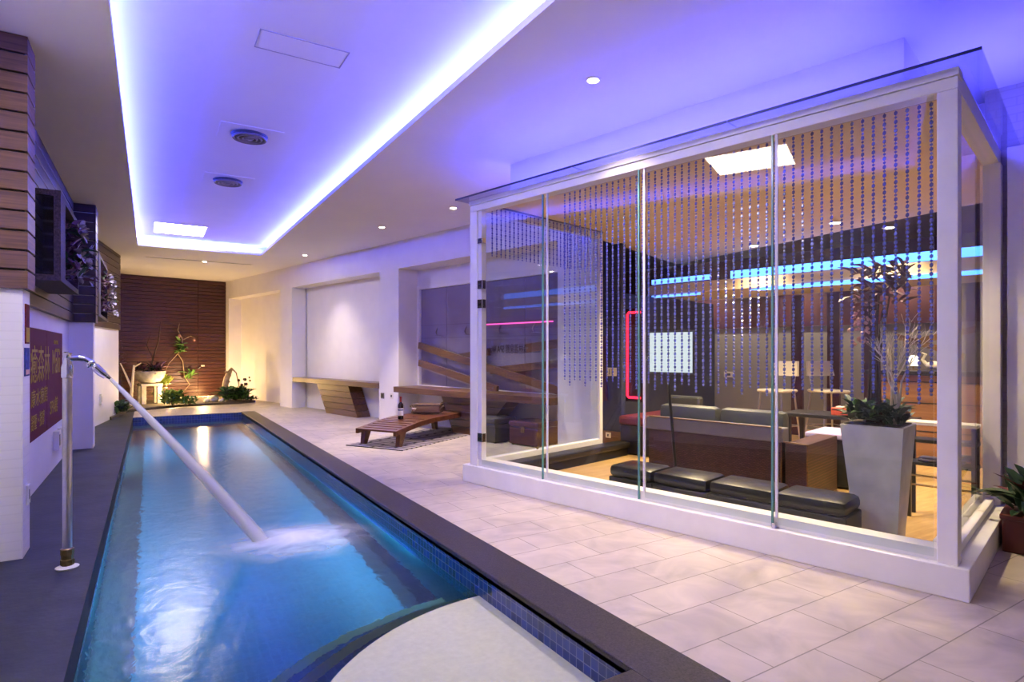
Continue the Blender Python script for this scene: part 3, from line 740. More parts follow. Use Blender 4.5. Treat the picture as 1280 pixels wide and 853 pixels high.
t = gthing('tree_stump', 'pale forked dead branch standing left of the stone pedestal', 'branch', 15.3, 3.15, .05)
m = gmb(); m.tube([(3.18, 15.3, .05), (3.20, 15.3, .45), (3.24, 15.3, .95)], [.035, .028, .02], 8); m.tube([(3.20, 15.3, .42), (3.08, 15.3, .75), (2.98, 15.3, 1.0)], [.022, .018, .01], 8); m.tube([(3.23, 15.3, .9), (3.38, 15.3, 1.0)], [.018, .01], 7)
m.build('trunk', M['twig'], t, True)
t = gthing('climber', 'dark thorny climber on the wall stub left of the bowl', 'plant', 14.6, 2.85, 1.3)
m = gmb(); m.tube([(2.75, 14.7, .5), (2.85, 14.7, .95), (2.78, 14.6, 1.3), (2.70, 14.5, 1.5)], [.012, .012, .01, .005], 6); m.tube([(2.86, 14.7, .05), (2.9, 14.7, .5), (2.85, 14.7, .95)], .012, 6); m.build('stem', M['bark'], t, True)
m = gmb(); leafy(m, (2.82, 14.6, 1.25), (.08, .1, .3), 24, .11); m.build('foliage', M['purple'], t)
# low shrubs
def shrub(label, s, n, r, h, cnt, mats, size=.16, grp='low shrubs in the planting bed', z0=.05, name='shrub'):
    t = gthing(name, label, 'shrub', s, n, z0, grp)
    m = gmb()
    for k in range(5):
        a = 2*PI*k/5; m.tube([(n, s, z0), (n+math.cos(a)*r*.35, s+math.sin(a)*r*.35, z0+h*.8)], [.008, .004], 5)
    m.build('stem', M['bark'], t)
    for mt in mats:
        m = gmb(); leafy(m, (n, s, z0+h*.5), (r*.7, r*.7, h*.42), cnt, size, up=.45); m.build('foliage', mt, t)
shrub('bright yellow-green shrub lit by the garden lamp below the bowl', 14.55, 3.82, .24, .30, 130, (M['leaf'], M['leafyel']))
shrub('small green shrub right of the bright yellow-green one', 14.4, 4.12, .20, .16, 90, (M['leaf'],), .12)
shrub('dark shrub half hidden by the far white pier', 13.4, 2.55, .25, .2, 110, (M['leaf'], M['leafdark']), .14)
shrub('dense dark green shrub under the palm stump in the corner', 14.95, 5.30, .34, .26, 220, (M['leafdark'], M['leaf']), .2)
shrub('dark ground cover at the right end of the planting bed', 14.75, 5.60, .14, .08, 60, (M['leafdark'],), .09)
shrub('tall yellow-lit grass blades right behind the stone pedestal', 16.2, 4.05, .16, .62, 40, (M['leafyel'],), .3)
# palm-like stump with arching leaves
t = gthing('palm_stump', 'knotty curved palm stump with broad leaves in the corner', 'palm', 15.4, 5.30, .05)
m = gmb(); m.tube([(5.22, 15.4, .05), (5.20, 15.4, .3), (5.24, 15.4, .55), (5.30, 15.4, .72), (5.38, 15.4, .84)], [.10, .075, .07, .06, .03], 10)
for k in range(14): m.ball((5.21+random.uniform(-.06, .08)+.01*k*.6, 15.38, .1+.05*k), .035, 1, jit=.2)
m.build('trunk', M['barkpale'], t, True)
m = gmb(); m.tube([(5.38, 15.4, .82), (5.46, 15.35, .72), (5.50, 15.3, .45), (5.52, 15.3, .28)], [.02, .016, .012, .006], 7); m.build('hanging_stalk', M['barkpale'], t, True)
m = gmb()
for a, b, w in (((5.3, 15.1, .15), (5.62, 15.0, .48), .14), ((5.2, 15.1, .15), (4.92, 15.0, .42), .10), ((5.2, 15.1, .15), (4.75, 15.1, .28), .10), ((5.3, 15.1, .12), (5.45, 14.8, .40), .10), ((5.25, 15.0, .1), (5.0, 14.7, .30), .09)): m.leaf(a, b, w, .02)
m.build('leaf', M['leaf'], t)
t = gthing('stalky_plant', 'thin stalks with dark round seed heads right of the palm stump', 'plant', 15.0, 5.55, .05)
m = gmb()
for k in range(9):
    b = (5.50+random.uniform(-.04, .04), 15.0, .05); e = (5.50+random.uniform(-.12, .2), 15.0+random.uniform(-.1, .1), random.uniform(.3, .62))
    m.tube([b, e], .004, 5); hm = gmb(); hm.ball(e, random.uniform(.02, .04), 1); hm.build('seed_head', M['bark'], t, True)
m.build('stem', M['twig'], t)
# stones
def rock(label, s, n, r, grp='pale rocks in the planting bed'):
    m = gmb(); m.ball((n, s, .05+r*.55), r, 2, (1.2, 1, .8), .10); o = m.build('rock', M['concrete'], smooth=False, loc=g(s, n, .05)); tag(o, label, 'rock', grp)
rock('largest pale rock left of the palm stump', 15.2, 4.86, .11)
rock('small pale rock at the edge of the bed, left of the largest', 15.0, 4.66, .06)
rock('small pale rock between the largest rock and the palm shrub', 14.85, 4.95, .06)
# plant growing on the slat wall
t = gthing('wall_orchid', 'green orchid with hanging roots fixed to the mahogany slat wall', 'orchid', 16.7, 4.55, .5)
k = 16.74
m = gmb(); m.tube([(4.55, k, 1.98), (4.50, k-.05, 1.80), (4.58, k-.1, 1.6), (4.60, k-.1, 1.45), (4.50, k-.06, 1.2), (4.62, k-.04, 1.0), (4.66, k-.04, .6), (4.78, k-.05, .4), (4.62, k-.02, .2)], [.006, .01, .014, .016, .012, .01, .012, .01, .004], 7)
m.tube([(4.50, k-.05, 1.2), (4.3, k-.03, .95), (4.22, k-.02, .75)], [.01, .008, .003], 6); m.tube([(4.6, k-.08, 1.55), (4.8, k-.06, 1.66), (4.92, k-.04, 1.6)], [.01, .008, .004], 6)
m.build('stem', M['barkpale'], t, True)
m = gmb(); leafy(m, (4.55, k-.12, 1.36), (.07, .05, .14), 26, .2); leafy(m, (4.75, k-.1, .62), (.1, .04, .08), 18, .2); m.build('foliage', M['leaf'], t)
m = gmb()
for c in ((4.52, k-.12, 1.66), (4.50, k-.12, 1.62), (4.88, k-.08, 1.56)): m.ball(c, .035, 1, jit=.3)
m.build('blossom', M['pinkpetal'], t)
t = gthing('wall_tap', 'small white tap on the mahogany slat wall right of the orchid', 'tap', 16.78, 5.02, .8)
m = gmb(); m.tube([(5.02, 16.78, .84), (5.02, 16.68, .84), (4.98, 16.66, .80)], .016, 8); m.build('spout', M['chrome'], t, True)
m = gmb(); m.box((5.06, 16.70, .86), (5.14, 16.74, .90), bev=.008); m.build('handle', M['plate'], t)
# garden lamp, and added glow points washing the slats
t = gthing('garden_lamp', 'small garden lamp hidden in the yellow-green shrub by the pedestal', 'garden lamp', 15.05, 3.95, .05)
m = gmb(); m.lathe([(.035, .05), (.035, .14), (.05, .17)], (3.95, 15.05, 0), 14); m.build('lamp_body', M['black'], t, True)
m = gmb(); m.lathe([(.045, .171), (.03, .180), (.002, .183)], (3.95, 15.05, 0), 14); m.build('lens', M['lamp'], t, True)
def point(name, p, e, col, r=.05):
    l = bpy.data.lights.new(name, 'POINT'); l.energy = e; l.color = col; l.shadow_soft_size = r
    o = bpy.data.objects.new(name, l); C.objects.link(o); o.location = p; return o
point('garden_glow', g(16.3, 4.25, .22), 16, (1, .55, .2), .04); point('garden_glow', g(16.3, 5.1, .20), 10, (1, .55, .2), .04)  # added glow points low by the slats, no lamp stands there
point('garden_glow', g(15.2, 3.98, .34), 22, (1, .66, .28), .06)
point('garden_glow', g(15.9, 4.85, .55), 24, (1, .64, .30), .06)  # added glow point warming the far niche wall, no lamp stands there

# ------------------------------------------------------------------ lounger, its rug and what stands on it
def make_lounger():
    ang = math.atan2(.30, .95)
    org = g(6.72, 4.145, 0)
    t = thing('sun_lounger', 'red-brown wooden sun lounger with slatted end on a striped rug', 'lounger', org, B+ -0.0)
    F = GM @ Matrix.Translation((4.145, 6.72, 0)) @ Matrix.Rotation(ang, 4, 'Z')   # local x along the lounger, y across
    prof = [(0, .225), (.15, .245), (.32, .27), (.5, .295), (.75, .312), (1.0, .318), (1.3, .318), (1.6, .33), (1.85, .37), (2.05, .43)]
    def zt(x):
        for (a, za), (b, zb) in zip(prof, prof[1:]):
            if x <= b: return za+(zb-za)*(x-a)/(b-a)
        return prof[-1][1]
    hw = .34
    def strip_mesh(m, x0, x1, y0, y1, th, n=1):
        for i in range(n):
            a, b = x0+(x1-x0)*i/n, x0+(x1-x0)*(i+1)/n
            m.loft([(a, y0, zt(a)-th), (a, y1, zt(a)-th), (a, y1, zt(a)), (a, y0, zt(a))], [(b, y0, zt(b)-th), (b, y1, zt(b)-th), (b, y1, zt(b)), (b, y0, zt(b))])
    for sgn in (-1, 1):
        m = MB(F); y0, y1 = sorted((sgn*hw, sgn*(hw-.045))); strip_mesh(m, 0.0, 2.05, y0, y1, .065, 22); m.build('side_rail', M['lounger'], t)
    x = .0
    while x < .62:
        m = MB(F); strip_mesh(m, x, x+.072, -hw+.045, hw-.045, .022); m.build('slat', M['lounger'], t); x += .098
    m = MB(F); strip_mesh(m, x, 2.05, -hw+.045, hw-.045, .022, 16); m.build('deck_board', M['lounger'], t)
    for lx, lean in ((.16, -.05), (1.72, .05)):
        for sgn in (-1, 1):
            m = MB(F); y0, y1 = sorted((sgn*(hw-.01), sgn*(hw-.075))); top = zt(lx)-.05
            m.loft([(lx-.03+lean, y0, 0), (lx+.03+lean, y0, 0), (lx+.03+lean, y1, 0), (lx-.03+lean, y1, 0)], [(lx-.06, y0, top), (lx+.07, y0, top), (lx+.07, y1, top), (lx-.06, y1, top)])
            m.build('leg', M['lounger'], t)
    return F, zt
LF, zt = make_lounger()
# rug with a dark diamond weave
M['rug'] = brickmat('striped_rug_weave', (.34, .29, .30), (.022, .018, .022), .6, .10, .022, .9, (1, 0), offset=.5, var=.1, bump=0)
m = MB(LF); m.box((-.10, -.52, .001), (2.0, .42, .010)); o = m.build('rug', M['rug']); 
me = o.data; me.transform(LF.inverted()); o.matrix_basis = LF
tag(o, 'flat rug with dark stripes lying under the lounger', 'rug')
def onl(x, y): p = LF @ Vector((x, y, zt(x))); return p
# wine bottle
b = onl(.60, .06)
t = thing('wine_bottle', 'dark red wine bottle with white label standing on the lounger', 'bottle', b)
m = MB(); m.lathe([(.030, 0), (.038, .004), (.038, .19), (.034, .212), (.016, .235), (.0145, .245)], b, 20); m.build('bottle_body', M['bottle'], t, True)
m = MB(); m.lathe([(.0152, .243), (.0152, .30), (.0165, .302), (.0165, .315), (.012, .318)], b, 16); m.build('foil_cap', M['foil'], t, True)
m = MB(); m.lathe([(.0386, .05), (.0386, .155)], b, 20, cap=False); lb = m.build('label', M['label'], t, True)
m = MB(); m.lathe([(.0389, .122), (.0389, .138)], b, 20, cap=False); m.build('label_band', M['bluepaper'], lb, True)
def wineglass(b, label):
    t = thing('wine_glass', label, 'glass', b, group='wine glasses on the lounger')
    m = MB(); m.lathe([(.034, 0), (.033, .003), (.006, .006)], b, 18); m.build('foot', M['clear'], t, True)
    m = MB(); m.lathe([(.004, .005), (.0035, .09)], b, 10); m.build('stem', M['clear'], t, True)
    m = MB(); m.lathe([(.005, .09), (.030, .105), (.040, .135), (.038, .17), (.031, .205)], b, 20, cap=False); m.build('bowl', M['clear'], t, True)
    m = MB(); m.lathe([(.006, .094), (.027, .106), (.036, .128), (.002, .129)], b, 18); m.build('wine', M['leafyel'] if False else M['twig'], t, True)
wineglass(onl(.80, -.02), 'wine glass right of the bottle, in front of the basket')
wineglass(onl(.72, .14), 'empty wine glass close behind the bottle')
b = onl(1.22, .05)
t = thing('basket', 'oblong brown wicker basket lying on the wooden lounger', 'basket', b)
BF = Matrix.Translation(b) @ Matrix.Rotation(B+math.radians(-52), 4, 'Z')
BF = Matrix.Translation(b) @ Matrix.Rotation(math.radians(-38), 4, 'Z')
m = MB(BF); m.box((-.22, -.10, .012), (.22, .10, .155), bev=.035); m.build('basket_body', M['basket'], t, True)
m = MB(BF)
for z in (.035, .14):
    m.tube([(-.215, -.098, z), (.215, -.098, z), (.215, .098, z), (-.215, .098, z), (-.215, -.098, z)], .010, 8)
m.build('rim', M['bark'], t, True)
for sx in (-1, 1):
    m = MB(BF); m.tube([(sx*.215, -.05, .09), (sx*.255, -.03, .12), (sx*.255, .03, .12), (sx*.215, .05, .09)], .009, 8); m.build('handle', M['bark'], t, True)
# storage trunks behind the glass
def trunk(label, s, n, ws, wn, h, mat, rot):
    c = g(s, n, 0); t = thing('storage_trunk', label, 'trunk', c, B+rot, 'storage trunks under the window bench')
    F = Matrix.Translation(c) @ Matrix.Rotation(B+rot, 4, 'Z')
    m = MB(F); m.box((-wn/2, -ws/2, .012), (wn/2, ws/2, h*.76), bev=.012); m.build('trunk_body', mat, t)
    m = MB(F); m.box((-wn/2-.008, -ws/2-.008, h*.77), (wn/2+.008, ws/2+.008, h), bev=.02); m.build('lid', mat, t)
    for x in (-1, 1):
        for y in (-1, 1): m = MB(F); m.lathe([(.02, 0), (.02, .014)], (x*(wn/2-.04), y*(ws/2-.04), 0), 10); m.build('foot', M['black'], t)
    m = MB(F); m.box((-wn/2-.014, -.03, h*.55), (-wn/2, .03, h*.80), bev=.003); m.build('latch', M['brass'], t)
trunk('olive-grey storage trunk under the window bench, seen through the glass', 6.07, 5.64, .52, .40, .34, M['trunkg'], .0)
trunk('oxblood storage trunk beside the olive one, seen through the glass', 5.42, 5.80, .50, .45, .32, M['trunkr'], .05)

# ------------------------------------------------------------------ the glass room
GL = gthing('glass_room', 'white-framed glass room with a flat glass roof beside the pool', 'glass room', 2.4, 3.66, 0)
GL['kind'] = 'thing'
S0, S1, NF = .46, 4.36, 3.655
m = gmb(); m.box((NF, S0, 0), (NF+.18, S1, .165), bev=.006); m.box((NF+.18, S0, 0), (5.45, S0+.14, .165), bev=.003); m.build('kerb', M['frame'], GL)
m = gmb(); m.box((NF+.045, S0+.1, .165), (NF+.16, 4.18, .232), bev=.004); m.build('sill', M['frame'], GL)
m = gmb(); m.box((NF+.165, .535, .165), (5.34, .585, .21), bev=.004); m.box((NF+.165, .60, .165), (5.34, .64, .24), bev=.004); m.build('sill', M['frame'], GL)
m = gmb(); m.box((3.80, 4.20, 0), (FN, 4.28, .215), bev=.006); m.build('sill', M['frame'], GL)
m = gmb(); m.box((NF+.02, .510, .165), (NF+.125, .598, 2.585), bev=.004); m.build('post', M['frame'], GL)
m = gmb(); m.box((NF+.02, 4.172, .165), (NF+.125, 4.272, 2.585), bev=.004); m.build('post', M['frame'], GL)
m = gmb(); m.box((5.34, .50, .165), (5.45, .60, 2.585), bev=.004); m.build('post', M['frame'], GL)
m = gmb(); m.box((FN-.06, 4.20, .2), (FN+.0, 4.34, 2.66), bev=.004); m.build('post', M['frame'], GL)
m = gmb(); m.box((NF+.02, .510, 2.585), (NF+.125, 4.272, 2.645), bev=.003); m.build('beam', M['frame'], GL)
m = gmb(); m.box((NF+.012, .505, 2.648), (NF+.135, 4.278, 2.69), bev=.003); m.build('beam', M['frame'], GL)
m = gmb(); m.box((NF+.125, .510, 2.585), (5.45, .598, 2.69), bev=.003); m.build('beam', M['frame'], GL)
m = gmb(); m.box((NF+.125, 4.20, 2.60), (FN, 4.272, 2.69), bev=.003); m.build('beam', M['frame'], GL)
# hinge jamb of the door
m = gmb(); m.box((NF+.03, 4.118, .232), (NF+.09, 4.168, 2.585), bev=.003); m.build('door_jamb', M['seal'], GL)
for z in (1.66, 1.84, .40, 2.27):
    hgt = .05 if z != 2.27 else .03
    m = gmb(); m.box((NF+.008, 4.085, z), (NF+.055, 4.155, z+.085 if z != 2.27 else z+.05), bev=.004); h = m.build('hinge', M['chrome'], GL)
    m = gmb(); m.box((NF+.003, 4.105, z+.02), (NF+.010, 4.135, z+.045)); m.build('screw_plate', M['black'], h)
# panes
panes = [(3.335, 4.115, .0), (2.385, 3.29, .014), (1.425, 2.345, .028), (.60, 1.405, .014)]
for s0, s1, off in panes:
    n0 = NF+.026
    z0 = .19
    m = gmb(); m.box((n0, s0+.012, z0), (n0+.010, s1-.006, 2.60)); p = m.build('glass_pane', M['pane'], GL)
    if s0 > 1:
        m = gmb(); m.box((n0-.001, s0, z0-.02), (n0+.012, s0+.012, 2.60)); m.build('pane_edge', M['glassedge'], p)
    if s1 < 4:
        m = gmb(); m.box((n0+.002, s1-.006, z0+.042), (n0+.014, s1+.010, 2.585)); m.build('pane_seal', M['seal'], p)
m = gmb(); m.box((NF+.01, 1.408, .165), (NF+.05, 1.430, .20), bev=.003); m.build('pane_clip', M['chrome'], GL)
m = gmb(); m.box((3.80, 4.236, .215), (FN-.06, 4.244, 2.60)); m.build('glass_pane', M['pane'], GL)
m = gmb(); m.box((NF+.13, .558, .24), (5.34, .566, 2.585)); m.build('glass_pane', M['pane'], GL)
# door stop on the side sill
m = gmb(); m.ball((4.55, 4.20, .235), .016, 2); m.build('door_stop', M['brass'], GL, True)
# glass roof sheets with open joints
edges = [.40, 1.66, 2.92, 4.35]
for a, b in zip(edges, edges[1:]):
    m = gmb(); m.box((3.56, a+.002, 2.694), (FN-.02, b-.002, 2.706)); p = m.build('roof_pane', M['roofglass'], GL)
    m = gmb(); m.box((3.553, a+.002, 2.693), (3.56, b-.002, 2.707)); m.build('pane_edge', M['roofedge'], p)
# bulkhead between the glass roof and the ceiling
m = gmb(); m.box((4.17, .84, 2.72), (5.68, 4.22, ZC)); m.build('wall_bulkhead', M['ceil'], kind='structure')
# lounge ceiling below the glass roof
m = gmb(); m.prism([(NF+.14, .60), (NF+.14, 4.19), (FN, 4.19), (FN, 4.5), (6.0, 4.48), (8.6, 4.85), (6.6, -.6), (FN, -.6), (5.46, .60)], 2.672, 2.684); m.build('ceiling_lounge', M['tanceil'], kind='structure')
m = gmb(); m.box((NF+.126, .62, 2.60), (NF+.139, 4.19, 2.67)); m.build('trim_curtain_pelmet', M['frame'], kind='structure')

# right-hand brick facade beside the glass room
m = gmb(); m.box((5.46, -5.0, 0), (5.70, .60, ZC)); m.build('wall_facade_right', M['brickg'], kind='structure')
m = gmb(); m.box((FN+.01, .0, 2.69), (FN+.15, 4.355, ZC)); m.build('wall_facade_head', M['white'], kind='structure')
m = gmb(); m.box((5.38, .36, 0), (5.46, .47, 2.69), bev=.004); m.build('trim_facade_jamb', M['frame'], kind='structure')

# bead curtains ------------------------------------------------------------
def strand_mesh(name, zt_, zb, pitch=.048):
    bm = bmesh.new(); z = zt_-.02; k = 0
    def disc(c, rx, ry, rz):
        q = bmesh.ops.create_icosphere(bm, subdivisions=1, radius=1, matrix=Matrix.Translation(c) @ Matrix.Diagonal((rx, ry, rz, 1)))
    while z > zb:
        disc((0, 0, z), .007, .0105, .0145); disc((0, 0, z-.024), .006, .0085, .0085); z -= pitch
    q = bmesh.ops.create_cube(bm, size=1, matrix=Matrix.Translation((0, 0, (zt_+zb)/2)) @ Matrix.Diagonal((.0014, .0014, zt_-zb, 1)))
    me = bpy.data.meshes.new(name); bm.to_mesh(me); bm.free(); me.materials.append(M['bead'])
    return me
def curtain(label, pts, zt_, zb, rail, yaw, vary=.02):
    s, n = pts[0]
    t = gthing('bead_curtain', label, 'bead curtain', s, n, zt_)
    m = gmb(); m.box(*rail); m.build('rail', M['ventgrey'], t)
    base = [strand_mesh('strand', 0, zb-zt_+v) for v in (0, -.02, .018)]
    for i, (s, n) in enumerate(pts):
        o = bpy.data.objects.new('strand', base[i % 3]); C.objects.link(o)
        o.parent = t
        o.matrix_basis = t.matrix_basis.inverted() @ (Matrix.Translation(g(s, n, zt_)) @ Matrix.Rotation(B+yaw, 4, 'Z'))
n0 = 3.815
fr = [(.645+.0545*i, n0) for i in range(48)]
curtain('long violet crystal bead curtain behind the front glass', fr, 2.60, 1.01, ((n0-.01, .62, 2.60), (n0+.01, 3.30, 2.615)), 0)
sd = [(4.17, 3.87+.06*i) for i in range(30)]
curtain('short crystal bead curtain along the left side glass', sd, 2.66, 2.19, ((3.83, 4.16, 2.66), (5.66, 4.18, 2.671)), PI/2)

# ------------------------------------------------------------------ the lounge and bar behind the glass
m = gmb(); m.prism([(3.80, .60), (3.80, 4.20), (FN, 4.20), (FN, 5.3), (11, 5.8), (11, -2), (FN+.02, -2), (FN-.2, .60)], -.02, .004); m.build('floor_lounge', M['barwood'], kind='structure')
m = gmb(); m.box((10, -2, 0), (10.1, 7, 1.66)); m.build('wall_bar_back', M['greywall'], kind='structure')
m = gmb(); m.box((9.95, -2, 1.66), (10.1, 7, 3.0)); m.build('trim_bar_band', M['maroon'], kind='structure')
m = gmb(); m.box((6.4, 4.42, 0), (6.5, 5.2, ZC)); m.build('wall_bar_left', M['navywall'], kind='structure')
m = gmb(); m.box((6.5, 4.9, 0), (10, 5.0, 2.1)); m.build('wall_bar_side', M['navywall'], kind='structure')
m = gmb(); m.box((6.0, -2, 2.86), (10.1, 7, 2.9)); m.build('ceiling_bar', M['darkceil'], kind='structure')
m = gmb(); m.box((FN+.02, -2.1, 0), (10, -2, 3)); m.build('wall_bar_right', M['maroon'], kind='structure')
m = gmb(); m.box((6.38, 4.30, .02), (6.40, 4.80, .20)); m.build('baseboard_bar', M['cedar'], kind='structure')
m = gmb(); m.box((6.37, 4.64, .60), (6.40, 4.88, 1.46)); o = m.build('wall_panel', M['maroon'], loc=g(4.76, 6.38, .6)); tag(o, 'dark maroon panel on the navy wall beside the pillar', 'wall panel')
plate('wall_switch', 'row of cream light switches on the navy wall left of the neon', 'switch', gmb, (6.385, 4.49, .93), (6.40, 4.64, 1.04), [((6.383, 4.55, .95), (6.386, 4.56, 1.02)), ((6.383, 4.59, .95), (6.386, 4.60, 1.02))], M['platewarm'])
plate('wall_socket', 'cream socket low on the navy wall near the floor', 'socket', gmb, (6.37, 4.57, .11), (6.382, 4.65, .18), [((6.368, 4.60, .13), (6.371, 4.62, .16))], M['platewarm'])
plate('wall_socket', 'cream socket on the grey bar wall between the lit screen and the first dark post', 'socket', gmb, (9.98, 4.55, .80), (10.0, 4.72, .90), [((9.978, 4.60, .83), (9.981, 4.66, .87))], M['platewarm'])
# ceiling tray with its blue lines
t = gthing('ceiling_tray', 'dropped ceiling tray with two glowing blue lines over the bar', 'ceiling tray', 3.0, 8.2, 2.1)
m = gmb(); m.box((8.0, .2, 2.13), (9.4, 5.0, 2.28)); m.build('fascia', M['tanceil'], t)
m = gmb(); m.box((7.99, .2, 2.285), (8.02, 3.68, 2.385)); m.build('light_line', M['barled'], t)
m = gmb(); m.box((7.99, 4.0, 2.30), (8.02, 4.95, 2.37)); m.build('light_line', M['barled2'], t)
m = gmb(); m.box((7.985, .2, 2.085), (8.02, 3.20, 2.128)); m.build('light_line', M['barled'], t)
m = gmb(); m.box((7.985, 4.15, 2.09), (8.02, 4.95, 2.118)); m.build('light_line', M['barled2'], t)
m = gmb(); m.tube([(8.0, 3.20, 2.105), (8.6, 3.9, 2.2)], .025, 6); m.build('light_line', M['barled2'], t)
def gdown(s, n, z, label, e):
    p = g(s, n, z); downlight(p.x, p.y, z, label, e, .05, 110, (1, .72, .42), .8, 'warm downlights over the bar')
gdown(3.25, 8.0-.25, 2.66, 'warm bar downlight left, above the blue lines', 60)
gdown(1.70, 7.7, 2.66, 'warm bar downlight on the right, above the planter', 60)
gdown(2.05, 7.0, 2.66, 'warm bar downlight in the middle, highest of the three', 60)
for s, n in ((1.5, 4.9), (2.9, 5.3), (3.4, 6.6), (.4, 7.2)):  # added fill spots for the lounge, without lamps of their own
    l = bpy.data.lights.new('lounge_fill_beam', 'SPOT'); l.energy = 135; l.color = (1, .74, .45); l.spot_size = math.radians(120); l.spot_blend = .8; l.shadow_soft_size = .06
    o = bpy.data.objects.new('lounge_fill_beam', l); C.objects.link(o); o.location = g(s, n, 2.62)
for s, n in ((4.9, 9.1), (3.4, 9.1), (2.0, 9.2)):  # added spots that brighten the back of the bar, no fixtures
    l = bpy.data.lights.new('bar_wall_fill', 'SPOT'); l.energy = 45; l.color = (1, .80, .62); l.spot_size = math.radians(130); l.spot_blend = .9; l.shadow_soft_size = .06
    o = bpy.data.objects.new('bar_wall_fill', l); C.objects.link(o); o.location = g(s, n+.42, 2.55)
# neon frame
t = gthing('neon_sign', 'glowing red neon outline on the dark bar wall left of the television', 'neon light', 4.6, 6.95, .6)
m = gmb(); m.box((7.0, 4.46, .55), (7.04, 4.78, 1.86)); m.build('backing', M['void'], t)
m = gmb(); m.tube([(6.97, 4.50, 1.80), (6.97, 4.69, 1.80), (6.97, 4.71, 1.78), (6.97, 4.71, .63), (6.97, 4.69, .61), (6.97, 4.50, .61)], .016, 8); m.build('glow_tube', M['neon'], t, True)
# television on a floor stand
t = gthing('television', 'lit white screen on a thin black floor stand at the sofa end', 'television', 2.86, 4.88, 0)
m = gmb(); m.box((4.875, 2.585, 1.045), (4.905, 3.055, 1.445), bev=.005); m.build('housing', M['black'], t)
m = gmb(); m.box((4.871, 2.60, 1.06), (4.875, 3.04, 1.43)); m.build('screen', M['tv'], t)
m = gmb(); m.tube([(4.89, 2.86, 1.05), (4.89, 2.795, .36), (4.89, 2.765, .03)], .014, 10); m.build('stand_pole', M['black'], t, True)
m = gmb(); m.lathe([(.065, .006), (.065, .02), (.016, .032)], (4.89, 2.765, 0), 24); m.build('stand_base', M['black'], t, True)
# low black bench along the side glass
t = gthing('window_seat', 'low black padded seat along the left side glass', 'bench', 4.05, 4.8, 0)
m = gmb(); m.box((3.86, 4.02, .004), (5.96, 4.17, .10), bev=.006); m.build('plinth', M['void'], t)
m = gmb(); m.box((3.86, 3.98, .10), (5.96, 4.17, .17), bev=.02); m.build('cushion', M['leather'], t)
# ottoman row behind the front glass
def ottoman(label, s0, s1, n0, n1):
    t = gthing('ottoman', label, 'ottoman', (s0+s1)/2, (n0+n1)/2, 0, 'row of black ottomans behind the front glass')
    m = gmb(); m.box((n0, s0, .03), (n1, s1, .25), bev=.008); m.build('base', M['darkvinyl'], t)
    m = gmb(); m.box((n0-.004, s0+.002, .25), (n1+.004, s1-.002, .345), bev=.035)
    m.build('cushion', M['leather'], t, True)
    for a in (n0+.05, n1-.05):
        for b in (s0+.05, s1-.05): m = gmb(); m.lathe([(.018, .004), (.022, .03)], (a, b, 0), 10); m.build('foot', M['black'], t)
lab = ['nearest black ottoman, its cushion shining blue beside the concrete planter', 'second black ottoman from the concrete planter, behind the front glass', 'third black ottoman from the concrete planter, behind the front glass', 'leftmost black ottoman of the row behind the front glass']
a = 1.07
for k, wdt in enumerate((.43, .455, .45, .40)):
    ottoman(lab[k], a+.004, a+wdt-.004, 3.88, 4.20); a += wdt
# sofa seen from behind
t = gthing('sofa', 'long dark rattan-backed sofa with grey leather cushions, seen from behind', 'sofa', 2.4, 5.2, 0)
m = gmb(); m.box((4.98, 1.86, .02), (5.06, 3.12, .50), bev=.006); m.build('rattan_back', M['rattan'], t)
m = gmb(); m.box((4.965, 1.84, .50), (5.08, 3.14, .62), bev=.01); m.build('top_band', M['greyband'], t)
m = gmb(); m.box((4.985, 1.665, .02), (5.75, 1.835, .50), bev=.006); m.build('armrest', M['rattan'], t)
m = gmb(); m.box((5.08, 2.95, .02), (5.75, 3.12, .50), bev=.006); m.build('armrest', M['rattan'], t)
m = gmb(); m.tube([(4.975, 1.66, .03), (4.975, 1.66, .505), (4.975, 1.85, .51)], .008, 6); m.tube([(4.972, 1.86, .05), (4.972, 1.86, .62), (4.96, 3.1, .625)], .007, 6); m.build('edge_piping', M['cedar'], t)
m = gmb(); m.box((5.09, 1.86, .10), (5.75, 2.94, .40), bev=.03); m.build('seat_cushion', M['grey_leather'], t)
for s0, s1 in ((1.88, 2.46), (2.48, 3.08)):
    m = gmb(); m.box((5.09, s0, .42), (5.24, s1, .74), bev=.05); m.build('back_cushion', M['grey_leather'], t, True)
# side chair beside the sofa, lilac light painted into its top
t = gthing('low_stool', 'low cube stool with a lilac-lit seat beside the sofa arm', 'stool', 1.60, 6.1, 0)
m = gmb(); m.box((5.85, 1.60, .02), (6.35, 1.95, .45), bev=.01); m.build('stool_body', M['darkvinyl'], t)
m = gmb(); m.box((5.83, 1.58, .45), (6.37, 1.97, .50), bev=.015); m.build('seat', M['lilaclitseat'], t)
# red banquette by the navy wall
t = gthing('banquette', 'black banquette with a wine red seat beside the navy wall', 'bench', 3.9, 6.6, 0)
m = gmb(); m.box((6.0, 3.72, .02), (7.1, 4.16, .36), bev=.01); m.build('base', M['leather'], t)
m = gmb(); m.box((5.98, 3.70, .36), (7.12, 4.18, .47), bev=.03); m.build('seat_cushion', M['redseat'], t)
m = gmb(); m.box((7.12, 3.70, .02), (7.24, 4.18, .66), bev=.03); m.build('backrest', M['grey_leather'], t)
